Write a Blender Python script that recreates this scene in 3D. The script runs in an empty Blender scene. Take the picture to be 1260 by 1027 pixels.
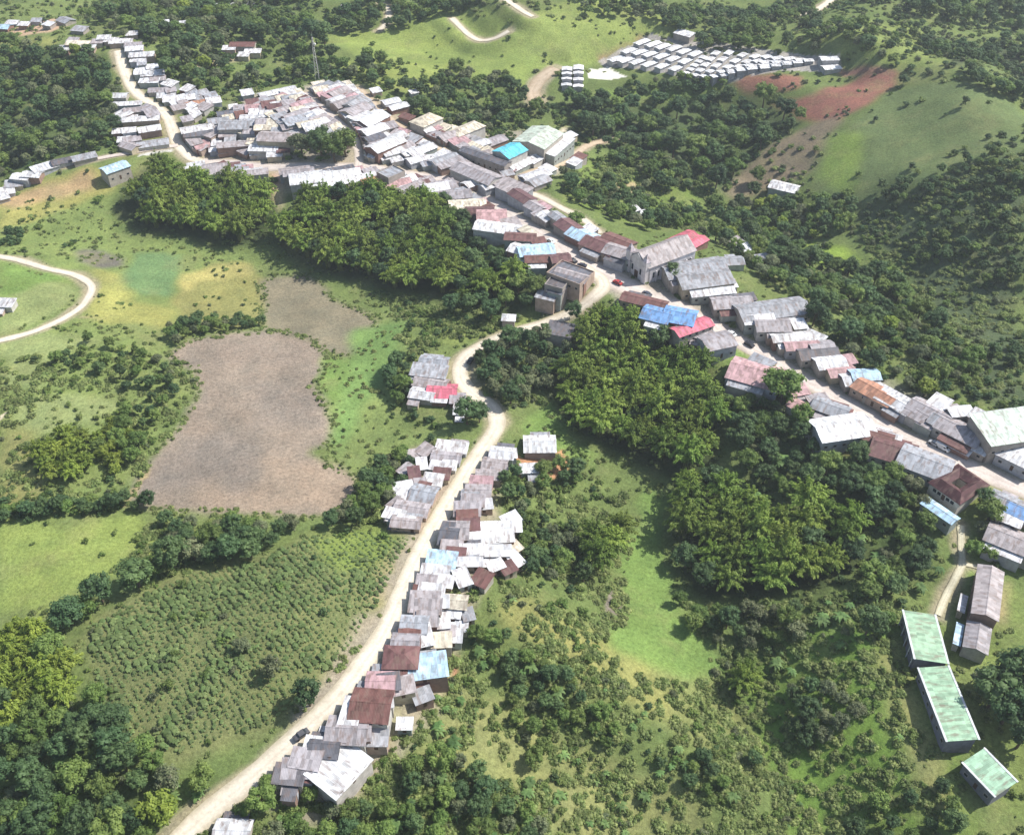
import bpy, math, random
import numpy as np
from mathutils import Vector
random.seed(7)
rng = np.random.default_rng(11)
sc = bpy.context.scene
COL = sc.collection

# ------------------------------------------------------------------ camera
F, PIT, CH = 1200.0, math.radians(41.0), 240.0
sP, cP = math.sin(PIT), math.cos(PIT)
cam_d = bpy.data.cameras.new('camera'); cam = bpy.data.objects.new('camera', cam_d); COL.objects.link(cam)
cam.location = (0, 0, CH); cam.rotation_euler = (math.pi / 2 - PIT, 0, 0)
cam_d.sensor_width = 36; cam_d.sensor_fit = 'HORIZONTAL'; cam_d.lens = F / 1260 * 36
cam_d.clip_start = 1; cam_d.clip_end = 12000
sc.camera = cam

def ray(px, py):
    u = (px - 630.0) / F; v = (py - 513.5) / F
    return np.array([u, cP - v * sP, -(sP + v * cP)])
def P0(px, py):
    d = ray(px, py); t = CH / -d[2]
    return np.array([d[0] * t, d[1] * t])

# ------------------------------------------------------------------ terrain
def axis(lo, hi, step, far):
    core = np.arange(lo, hi + step, step); out = []; s = step; p = core[-1]
    while p < far[1]: s *= 1.25; p += s; out.append(p)
    inn = []; s = step; p = core[0]
    while p > far[0]: s *= 1.25; p -= s; inn.append(p)
    return np.array(inn[::-1] + list(core) + out)
GX = axis(-500, 500, 1.45, (-4000, 4000)); GY = axis(70, 960, 1.45, (-3000, 7000))

def lattice_noise(X, Y, scale, seed):
    r = np.random.default_rng(seed).random((512, 512))
    x = X / scale + 200.37; y = Y / scale + 200.71
    xi = np.floor(x).astype(int); yi = np.floor(y).astype(int); fx = x - xi; fy = y - yi
    fx = fx * fx * (3 - 2 * fx); fy = fy * fy * (3 - 2 * fy); xi %= 512; yi %= 512; x1 = (xi + 1) % 512; y1 = (yi + 1) % 512
    return (r[yi, xi] * (1 - fx) + r[yi, x1] * fx) * (1 - fy) + (r[y1, xi] * (1 - fx) + r[y1, x1] * fx) * fy
def fbm(X, Y, scale, seed, octv=3):
    o = 0; a = 1; t = 0
    for k in range(octv):
        o = o + a * lattice_noise(X, Y, scale / 2 ** k, seed + k * 17); t += a; a *= .55
    return o / t
def seg_dist(X, Y, pts):
    best = np.full(np.shape(X), 1e18)
    for (a, b) in zip(pts[:-1], pts[1:]):
        d = b - a; L = float(d @ d) or 1e-9
        t = np.clip(((X - a[0]) * d[0] + (Y - a[1]) * d[1]) / L, 0, 1)
        best = np.minimum(best, (X - a[0] - t * d[0]) ** 2 + (Y - a[1] - t * d[1]) ** 2)
    return np.sqrt(best)
RELIEF = [
 ([(150,90),(215,170),(400,190),(560,215),(700,310),(850,390),(1000,480),(1100,530),(1300,620)], 12, 45),
 ([(200,1060),(400,880),(480,770),(540,650),(600,540),(575,450),(640,405),(735,360)], 9, 36),
 ([(690,500),(740,600),(790,680),(800,790),(900,930)], -9, 33),
 ([(130,300),(200,345),(330,325),(480,385),(470,520),(430,620)], -5, 26),
 ([(330,500),(280,580)], 7, 36), ([(330,780),(250,860)], 7, 32), ([(60,680)], 5, 40), ([(50,470),(60,370)], 5, 40),
 ([(470,60),(620,50)], 24, 75), ([(760,75),(980,80)], 10, 55), ([(1130,130),(1180,180)], 26, 70),
 ([(1260,330),(1300,420)], 20, 60), ([(760,160),(900,170),(900,260)], -12, 40), ([(1060,290),(1120,380)], -9, 35),
 ([(1190,90),(1300,140)], -14, 40), ([(20,60),(100,100)], 16, 60), ([(200,130)], 3, 40), ([(0,200),(120,150)], -8, 30),
 ([(1180,850)], 3, 35), ([(250,40)], -5, 50), ([(1100,0),(1300,20)], 18, 60), ([(640,850)], 4, 30), ([(1060,60),(1150,75),(1270,100)], 13, 28), ([(1010,190),(1060,130)], 8, 24), ([(1090,240),(1160,190),(1200,160)], 9, 24), ([(1080,170),(1110,230)], -6, 18), ([(1160,300),(1270,270)], 9, 26), ([(1150,370),(1270,400)], -8, 24), ([(430,70),(560,95)], -8, 26), ([(640,60),(700,40)], 8, 28), ([(840,20),(980,40)], -9, 30), ([(620,770),(760,850),(900,960)], 6, 16), ([(560,820),(700,930),(800,1020)], -5, 15), ([(930,860),(1030,990)], -5, 18), ([(1040,800),(1120,960)], 5, 16),
]
XX, YY = np.meshgrid(GX, GY)
Z = np.zeros_like(XX)
near = (np.abs(XX) < 1200) & (YY < 1600) & (YY > -300)
for pts, amp, sg in RELIEF:
    pp = [P0(*p) for p in pts]
    if len(pp) == 1: pp = pp * 2
    d = seg_dist(XX, YY, pp); Z += amp * np.exp(-d * d / (2 * sg * sg))
Z += np.clip(YY - 560, 0, 900) * .03
Z += (fbm(XX, YY, 70, 3, 2) - .5) * 11 + (fbm(XX, YY, 20, 9, 2) - .5) * 1.6
Z += np.clip((np.hypot(XX, YY - 400) - 700) / 900, 0, 1) * (fbm(XX, YY, 500, 21, 3) - .25) * 220
def H(x, y):
    x = np.asarray(x, float); y = np.asarray(y, float)
    i = np.clip(np.searchsorted(GX, x) - 1, 0, len(GX) - 2); j = np.clip(np.searchsorted(GY, y) - 1, 0, len(GY) - 2)
    fx = (x - GX[i]) / (GX[i + 1] - GX[i]); fy = (y - GY[j]) / (GY[j + 1] - GY[j])
    return (Z[j, i] * (1 - fx) + Z[j, i + 1] * fx) * (1 - fy) + (Z[j + 1, i] * (1 - fx) + Z[j + 1, i + 1] * fx) * fy
def at(px, py, lift=0.0):
    """the point of the land (plus lift) that pixel px, py of the photograph sees"""
    d = ray(px, py); t = np.arange(150, 1800, 2.0)
    g = CH + d[2] * t - H(d[0] * t, d[1] * t) - lift
    k = int(np.argmax(g < 0)); lo, hi = t[k - 1], t[k]
    for _ in range(14):
        m = (lo + hi) / 2
        if CH + d[2] * m - float(H(d[0] * m, d[1] * m)) - lift < 0: hi = m
        else: lo = m
    return np.array([d[0] * lo, d[1] * lo])
def pix(x, y, z):
    zz = z - CH; dep = y * cP - zz * sP; up = y * sP + zz * cP
    return 630 + F * x / dep, 513.5 - F * up / dep

# ------------------------------------------------------------------ mesh helpers
def mesh_np(name, V, Fc, mats, mi=None, smooth=False):
    """V (n,3); Fc list of arrays (k,3) or (k,4)"""
    me = bpy.data.meshes.new(name)
    V = np.asarray(V, np.float32); Fc = [np.asarray(f, np.int32) for f in (Fc if isinstance(Fc, list) else [Fc]) if len(f)]
    nl = sum(f.size for f in Fc); nf = sum(len(f) for f in Fc)
    me.vertices.add(len(V)); me.vertices.foreach_set('co', V.ravel())
    me.loops.add(nl); me.loops.foreach_set('vertex_index', np.concatenate([f.ravel() for f in Fc]))
    tot = np.concatenate([np.full(len(f), f.shape[1], np.int32) for f in Fc])
    st = np.concatenate([[0], np.cumsum(tot)[:-1]]).astype(np.int32)
    me.polygons.add(nf); me.polygons.foreach_set('loop_start', st); me.polygons.foreach_set('loop_total', tot)
    for m in (mats if isinstance(mats, list) else [mats]): me.materials.append(m)
    if mi is not None: me.polygons.foreach_set('material_index', np.asarray(mi, np.int32))
    if smooth: me.polygons.foreach_set('use_smooth', np.ones(nf, bool))
    me.update(calc_edges=True); me.validate()
    return me
def link(name, me, parent=None, loc=None):
    o = bpy.data.objects.new(name, me); COL.objects.link(o)
    if parent is not None: o.parent = parent
    if loc is not None: o.location = loc
    return o
def empty(name, loc, rz=0):
    o = bpy.data.objects.new(name, None); COL.objects.link(o); o.location = loc; o.rotation_euler = (0, 0, rz)
    o.empty_display_size = .5; return o
def tag(o, label=None, cat=None, group=None, kind=None):
    for k, v in (('label', label), ('category', cat), ('group', group), ('kind', kind)):
        if v: o[k] = v
    if label and not 4 <= len(label.replace(',', '').split()) <= 16: print('LABEL LENGTH', len(label.split()), label)
    return o
class MB:
    def __init__(s): s.V = []; s.F = []; s.n = 0; s.M = []
    def add(s, V, Fc, m=0):
        s.V += [tuple(v) for v in V]; s.F += [tuple(i + s.n for i in f) for f in Fc]; s.M += [m] * len(Fc); s.n += len(V)
    def box(s, x0, x1, y0, y1, z0, z1, m=0):
        V = [(x, y, z) for z in (z0, z1) for y in (y0, y1) for x in (x0, x1)]
        s.add(V, [(0,2,3,1),(4,5,7,6),(0,1,5,4),(2,6,7,3),(0,4,6,2),(1,3,7,5)], m)
    def slab(s, quad, th, m=0):
        """a sheet through 4 points, th thick downwards"""
        V = list(quad) + [(x, y, z - th) for x, y, z in quad]
        s.add(V, [(0,1,2,3),(7,6,5,4),(0,4,5,1),(1,5,6,2),(2,6,7,3),(3,7,4,0)], m)
    def tube(s, pts, rads, n=6, m=0):
        pts = [Vector(p) for p in pts]; V = []
        for i, p in enumerate(pts):
            d = (pts[min(i + 1, len(pts) - 1)] - pts[max(i - 1, 0)]).normalized()
            a = d.cross(Vector((0, 0, 1)) if abs(d.z) < .9 else Vector((1, 0, 0))).normalized(); b = d.cross(a)
            V += [tuple(p + (a * math.cos(2 * math.pi * k / n) + b * math.sin(2 * math.pi * k / n)) * rads[i]) for k in range(n)]
        Fc = [(i * n + k, i * n + (k + 1) % n, (i + 1) * n + (k + 1) % n, (i + 1) * n + k) for i in range(len(pts) - 1) for k in range(n)]
        Fc += [tuple(range(n))[::-1], tuple(range((len(pts) - 1) * n, len(pts) * n))]
        s.add(V, Fc, m)
    def mesh(s, name, mats):
        me = bpy.data.meshes.new(name); me.from_pydata(s.V, [], s.F)
        for m in (mats if isinstance(mats, list) else [mats]): me.materials.append(m)
        if len(me.materials) > 1: me.polygons.foreach_set('material_index', s.M)
        me.update(); return me

# ------------------------------------------------------------------ materials
def newmat(name):
    m = bpy.data.materials.new(name); m.use_nodes = True; nt = m.node_tree; nt.nodes.clear()
    out = nt.nodes.new('ShaderNodeOutputMaterial'); b = nt.nodes.new('ShaderNodeBsdfPrincipled'); nt.links.new(b.outputs[0], out.inputs[0])
    b.inputs['Roughness'].default_value = .85; b.inputs['Specular IOR Level'].default_value = .25
    return m, nt, b, out
def N(nt, t, **kw):
    n = nt.nodes.new('ShaderNode' + t)
    for k, v in kw.items():
        if hasattr(n, k) and not isinstance(n.inputs.get(k.replace('_', ' ')) if hasattr(n.inputs, 'get') else None, bpy.types.NodeSocket): setattr(n, k, v)
        else: n.inputs[k.replace('_', ' ')].default_value = v
    return n
def mixc(nt, mode, fac, a, b):
    n = nt.nodes.new('ShaderNodeMix'); n.data_type = 'RGBA'; n.blend_type = mode
    for s, v in ((n.inputs[0], fac), (n.inputs[6], a), (n.inputs[7], b)):
        if isinstance(v, (int, float)): s.default_value = v
        elif isinstance(v, tuple): s.default_value = (*v, 1) if len(v) == 3 else v
        else: nt.links.new(v, s)
    return n.outputs[2]
def noise(nt, scale, detail=3, coord='Object', rough=.6):
    tc = nt.nodes.new('ShaderNodeTexCoord'); n = nt.nodes.new('ShaderNodeTexNoise'); n.inputs['Scale'].default_value = scale
    n.inputs['Detail'].default_value = detail; n.inputs['Roughness'].default_value = rough; nt.links.new(tc.outputs[coord], n.inputs['Vector']); return n.outputs['Fac']
def ramp(nt, fac, stops):
    r = nt.nodes.new('ShaderNodeValToRGB'); nt.links.new(fac, r.inputs[0]); e = r.color_ramp.elements
    while len(e) < len(stops): e.new(.5)
    for el, (p, c) in zip(e, stops): el.position = p; el.color = (*c, 1) if len(c) == 3 else (c[0],) * 3 + (1,)
    return r.outputs[0]
def grey(v): return (v, v, v)
def bump(nt, b, h, strength, dist):
    n = nt.nodes.new('ShaderNodeBump'); n.inputs['Strength'].default_value = strength; n.inputs['Distance'].default_value = dist
    nt.links.new(h, n.inputs['Height']); nt.links.new(n.outputs[0], b.inputs['Normal'])
def simple(name, col, rough=.8, nscale=2, amt=.35, metal=0):
    m, nt, b, _ = newmat(name); f = noise(nt, nscale, 4)
    c = mixc(nt, 'MULTIPLY', 1, col, ramp(nt, f, [(.3, grey(1 - amt)), (.7, grey(1.0))]))
    nt.links.new(c, b.inputs['Base Color']); b.inputs['Roughness'].default_value = rough; b.inputs['Metallic'].default_value = metal
    return m
def foliage(name, c1, c2, nscale=.45, trans=.42, c3=None):
    m, nt, b, out = newmat(name)
    oi = nt.nodes.new('ShaderNodeObjectInfo'); f = noise(nt, nscale, 2)
    c = mixc(nt, 'MIX', oi.outputs['Random'], c1, c2)
    ad = nt.nodes.new('ShaderNodeMath'); ad.operation = 'MULTIPLY_ADD'; nt.links.new(oi.outputs['Random'], ad.inputs[0]); ad.inputs[1].default_value = 37.7; ad.inputs[2].default_value = 0
    fr = nt.nodes.new('ShaderNodeMath'); fr.operation = 'FRACT'; nt.links.new(ad.outputs[0], fr.inputs[0])
    c = mixc(nt, 'MULTIPLY', 1, c, ramp(nt, fr.outputs[0], [(0, grey(.72)), (1, grey(1.25))]))
    c = mixc(nt, 'MULTIPLY', 1, c, ramp(nt, f, [(.35, (.62, .68, .6)), (.65, (1.3, 1.22, 1.15))]))
    if c3:
        f2 = noise(nt, nscale * 2.7, 2); c = mixc(nt, 'MIX', ramp(nt, f2, [(.58, grey(0)), (.72, grey(.8))]), c, c3)
    nt.links.new(c, b.inputs['Base Color']); b.inputs['Roughness'].default_value = .6; b.inputs['Specular IOR Level'].default_value = .3
    tr = nt.nodes.new('ShaderNodeBsdfTranslucent'); nt.links.new(c, tr.inputs[0]); mx = nt.nodes.new('ShaderNodeMixShader'); mx.inputs[0].default_value = trans
    nt.links.new(b.outputs[0], mx.inputs[1]); nt.links.new(tr.outputs[0], mx.inputs[2]); nt.links.new(mx.outputs[0], out.inputs[0])
    return m
M = {}
M['leaf'] = foliage('leaf_green', (.135,.225,.060), (.205,.280,.080))
M['leafdark'] = foliage('leaf_dark_green', (.080,.150,.066), (.125,.195,.075))
M['leafyellow'] = foliage('leaf_yellow_green', (.22,.31,.055), (.29,.36,.07))
M['leafgrey'] = foliage('leaf_grey_green', (.165,.210,.115), (.22,.25,.135), c3=(.28,.24,.18))
M['bamboo'] = foliage('bamboo_leaf', (.190,.300,.060), (.275,.355,.078), nscale=.35)
M['bambooyellow'] = foliage('bamboo_leaf_yellow', (.24,.33,.06), (.31,.38,.075), nscale=.35)
M['banana'] = foliage('banana_leaf', (.16,.29,.095), (.23,.34,.12))
M['scrub'] = foliage('scrub_leaf', (.185,.26,.080), (.26,.32,.11))
M['herb'] = foliage('herb_leaf', (.20,.275,.092), (.27,.325,.12), c3=(.30,.28,.16))
M['crop'] = foliage('crop_leaf', (.145,.225,.080), (.215,.28,.11), nscale=.6)
M['bark'] = simple('bark', (.16,.12,.085), .95, 3, .5)
M['culm'] = simple('bamboo_culm', (.22,.24,.08), .6, 3, .4)
M['metal'] = simple('galvanised_metal', (.6,.6,.62), .5, 4, .2, .3)
M['redwhite'] = simple('mast_paint', (.75,.72,.70), .5, 4, .2)
M['tyre'] = simple('tyre_rubber', (.02,.02,.02), .8)
M['glass'] = simple('dark_glass', (.03,.04,.05), .12, 3, .2)
M['door'] = simple('door_wood', (.12,.07,.05), .6, 3, .4)
M['frame'] = simple('window_frame_paint', (.45,.40,.36), .6, 3, .3)
M['concrete'] = simple('concrete', (.50,.48,.45), .9, .8, .35)
M['stone'] = simple('pale_render', (.70,.68,.62), .9, .8, .25)

def painted(name, rough, corrug):
    """base colour from the object's own colour, with dirt, streaks and (roofs) sheets of different age"""
    m, nt, b, _ = newmat(name)
    oi = nt.nodes.new('ShaderNodeObjectInfo'); tc = nt.nodes.new('ShaderNodeTexCoord')
    f = noise(nt, .55, 5); c = mixc(nt, 'MULTIPLY', 1, oi.outputs['Color'], ramp(nt, f, [(.3, grey(.72)), (.62, grey(1.06))]))
    if corrug:
        sx = nt.nodes.new('ShaderNodeSeparateXYZ'); nt.links.new(tc.outputs['Object'], sx.inputs[0])
        def fl(sock, k, off=0):
            q = nt.nodes.new('ShaderNodeMath'); q.operation = 'MULTIPLY'; nt.links.new(sock, q.inputs[0]); q.inputs[1].default_value = k
            a = nt.nodes.new('ShaderNodeMath'); a.operation = 'FLOOR'; nt.links.new(q.outputs[0], a.inputs[0]); return a.outputs[0]
        cb = nt.nodes.new('ShaderNodeCombineXYZ'); nt.links.new(fl(sx.outputs[0], 1.05), cb.inputs[0]); nt.links.new(fl(sx.outputs[1], .42), cb.inputs[1]); nt.links.new(oi.outputs['Random'], cb.inputs[2])
        wn = nt.nodes.new('ShaderNodeTexWhiteNoise'); nt.links.new(cb.outputs[0], wn.inputs['Vector'])
        c = mixc(nt, 'MULTIPLY', 1, c, ramp(nt, wn.outputs['Value'], [(0, grey(.66)), (.55, grey(1)), (1, grey(1.12))]))
        # rust and dirt patches with their own shape, elongated down the sheets
        mp = nt.nodes.new('ShaderNodeMapping'); mp.inputs['Scale'].default_value = (1.3, .35, 1); nt.links.new(tc.outputs['Object'], mp.inputs[0])
        n2 = nt.nodes.new('ShaderNodeTexNoise'); n2.inputs['Scale'].default_value = .8; n2.inputs['Detail'].default_value = 5; nt.links.new(mp.outputs[0], n2.inputs['Vector'])
        c = mixc(nt, 'MIX', ramp(nt, n2.outputs['Fac'], [(.50, grey(0)), (.68, grey(.65))]), c, (.19,.13,.105))
        wv = nt.nodes.new('ShaderNodeMath'); wv.operation = 'SINE'; q = nt.nodes.new('ShaderNodeMath'); q.operation = 'MULTIPLY'; q.inputs[1].default_value = 16
        nt.links.new(sx.outputs[0], q.inputs[0]); nt.links.new(q.outputs[0], wv.inputs[0]); bump(nt, b, wv.outputs[0], .25, .05)
    else:
        n3 = noise(nt, 1.6, 4); c = mixc(nt, 'MIX', ramp(nt, n3, [(.58, grey(0)), (.8, grey(.5))]), c, (.22,.19,.16))
    nt.links.new(c, b.inputs['Base Color']); b.inputs['Roughness'].default_value = rough; return m
M['roof'] = painted('corrugated_roof', .6, True); M['wall'] = painted('painted_wall', .9, False)
M['carpaint'] = painted('car_paint', .3, False)

# ------------------------------------------------------------------ roads
ROADS = []   # (px polyline, width m, name, colour key)
def smooth_poly(pts, n=4):
    P = [np.array(p, float) for p in pts]; out = []
    for i in range(len(P) - 1):
        p0, p1, p2, p3 = P[max(i - 1, 0)], P[i], P[i + 1], P[min(i + 2, len(P) - 1)]
        for k in range(n):
            t = k / n; out.append(.5 * ((2 * p1) + (-p0 + p2) * t + (2 * p0 - 5 * p1 + 4 * p2 - p3) * t * t + (-p0 + 3 * p1 - 3 * p2 + p3) * t ** 3))
    out.append(P[-1]); return out
ROAD_PX = [
 ('main_street', 8.5, [(246,199),(290,201),(330,206),(370,204),(400,205),(440,205),(490,212),(540,219),(565,224),(590,239),(620,259),(660,284),(700,311),(750,337),(800,363),(860,391),(920,425),(980,462),(1040,496),(1090,526),(1150,556),(1220,586),(1310,622)]),
 ('plaza_paving', 13.0, [(690,308),(712,320),(750,343),(790,362),(812,372)]),
 ('ridge_road', 6.2, [(180,1075),(245,1010),(300,965),(345,925),(388,885),(422,850),(452,810),(478,770),(503,710),(528,660),(557,610),(585,565),(604,538),(612,520),(604,500),(582,485),(567,465),(569,445),(586,430),(615,416),(650,404),(675,397),(702,385),(727,372),(742,358),(740,345),(727,336),(712,324)]),
 ('north_road', 6.5, [(146,62),(150,78),(155,92),(162,107),(173,119),(190,130),(205,142),(212,158),(218,175),(229,189),(246,199)]),
 ('upper_street', 5.5, [(440,108),(452,120),(470,138),(495,158),(530,177),(562,191),(600,210),(636,228)]),
 ('cross_street', 5.0, [(376,114),(404,139),(430,162),(441,185),(441,205)]),
 ('east_track', 4.0, [(636,228),(664,240),(690,255),(718,270),(738,287)]),
 ('wood_track', 5.0, [(640,217),(670,207),(694,201),(708,190),(722,180),(742,174),(764,171)]),
 ('tower_track', 9.0, [(661,128),(656,114),(662,101),(672,92),(684,84)]),
 ('loop_road', 3.4, [(-30,312),(0,316),(30,322),(60,331),(90,338),(108,347),(113,356),(105,372),(90,385),(60,401),(25,413),(-30,426)]),
 ('hill_road', 4.5, [(466,38),(476,28),(478,14),(470,4)]), ('hill_road', 4.5, [(556,22),(573,40),(590,50),(610,47),(626,38)]),
 ('hill_road', 4.5, [(612,-6),(640,12),(656,21)]), ('hill_road', 5, [(985,20),(1005,12),(1027,-4)]),
 ('school_path', 2.2, [(1182,646),(1184,690),(1175,712),(1164,733),(1154,757)]), ('school_path', 1.6, [(1184,694),(1196,697),(1206,700)]),
 ('west_track', 4.0, [(60,210),(120,195),(175,186),(218,178)]),
]
for nm, w, pts in ROAD_PX:
    W = [at(*p) for p in pts]; ROADS.append((nm, w, smooth_poly(W, 6)))

# level the land a little across each road
for nm, w, P in ROADS:
    pa = np.array(P); x0, y0 = pa.min(0) - 30; x1, y1 = pa.max(0) + 30
    i0, i1 = np.searchsorted(GX, (x0, x1)); j0, j1 = np.searchsorted(GY, (y0, y1))
    X = XX[j0:j1, i0:i1]; Y = YY[j0:j1, i0:i1]
    if X.size == 0: continue
    best = np.full(X.shape, 1e9); hz = np.zeros(X.shape)
    ph = np.array([float(H(p[0], p[1])) for p in P])
    if len(ph) > 5: ph = np.convolve(np.pad(ph, 2, mode='edge'), np.ones(5) / 5, 'valid')
    for k in range(len(P) - 1):
        a, b = P[k], P[k + 1]; d = b - a; L = float(d @ d) or 1e-9; t = np.clip(((X - a[0]) * d[0] + (Y - a[1]) * d[1]) / L, 0, 1)
        dd = np.hypot(X - a[0] - t * d[0], Y - a[1] - t * d[1]); m = dd < best; best[m] = dd[m]; hz[m] = (ph[k] * (1 - t) + ph[k + 1] * t)[m]
    k = np.clip(1 - (best - w / 2 - 1) / (22 if nm == 'main_street' else 11), 0, 1); k = k * k * (3 - 2 * k)
    Z[j0:j1, i0:i1] = Z[j0:j1, i0:i1] * (1 - k) + hz * k

for px in ([(735,76),(800,38),(900,50),(1040,62),(1040,92),(960,92),(900,104),(845,104),(785,90)],):
    P = np.array([at(*p) for p in px]); m = np.zeros(XX.shape, bool)
    for i in range(len(P)):
        (x1, y1), (x2, y2) = P[i], P[i - 1]; m ^= ((y1 > YY) != (y2 > YY)) & (XX < (x2 - x1) * (YY - y1) / (y2 - y1 + 1e-9) + x1)
    A = np.stack([XX[m], YY[m], np.ones(m.sum())], 1); co_, *_ = np.linalg.lstsq(A, Z[m], rcond=None); co_ = co_ * np.array([1, 1, 1.0])
    d = seg_dist(XX, YY, list(P) + [P[0]]); k = np.where(m, 1, np.clip(1 - d / 18, 0, 1)); k = k * k * (3 - 2 * k); Z[:] = Z * (1 - k) + (XX * co_[0] + YY * co_[1] + co_[2]) * k

# ------------------------------------------------------------------ ground colours
def wpoly(px): return np.array([at(*p) for p in px])
def inside(X, Y, poly):
    m = np.zeros(np.shape(X), bool); n = len(poly)
    for i in range(n):
        (x1, y1), (x2, y2) = poly[i], poly[i - 1]
        if y1 == y2: continue
        c = ((y1 > Y) != (y2 > Y)) & (X < (x2 - x1) * (Y - y1) / (y2 - y1) + x1); m ^= c
    return m
def blur(a, n=1):
    for _ in range(n):
        a = (np.pad(a, ((1, 0), (0, 0)), mode='edge')[:-1] + a + np.pad(a, ((0, 1), (0, 0)), mode='edge')[1:]) / 3
        a = (np.pad(a, ((0, 0), (1, 0)), mode='edge')[:, :-1] + a + np.pad(a, ((0, 0), (0, 1)), mode='edge')[:, 1:]) / 3
    return a
MEADOW = (.185,.238,.080); LIGHT = (.245,.29,.12); EMER = (.145,.23,.10); SOIL = (.262,.215,.178); SOIL2 = (.22,.195,.14)
PALE = (.55,.48,.38); ORANGE = (.50,.27,.155); RED = (.32,.14,.10); OLIVE = (.17,.185,.065); TAN = (.36,.29,.17); GREYB = (.26,.24,.21); GROVE_SHADE = (.055,.075,.03)
LUSH = (.165,.25,.072); HILL = (.135,.180,.075); DUST = (.42,.37,.32)
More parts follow.
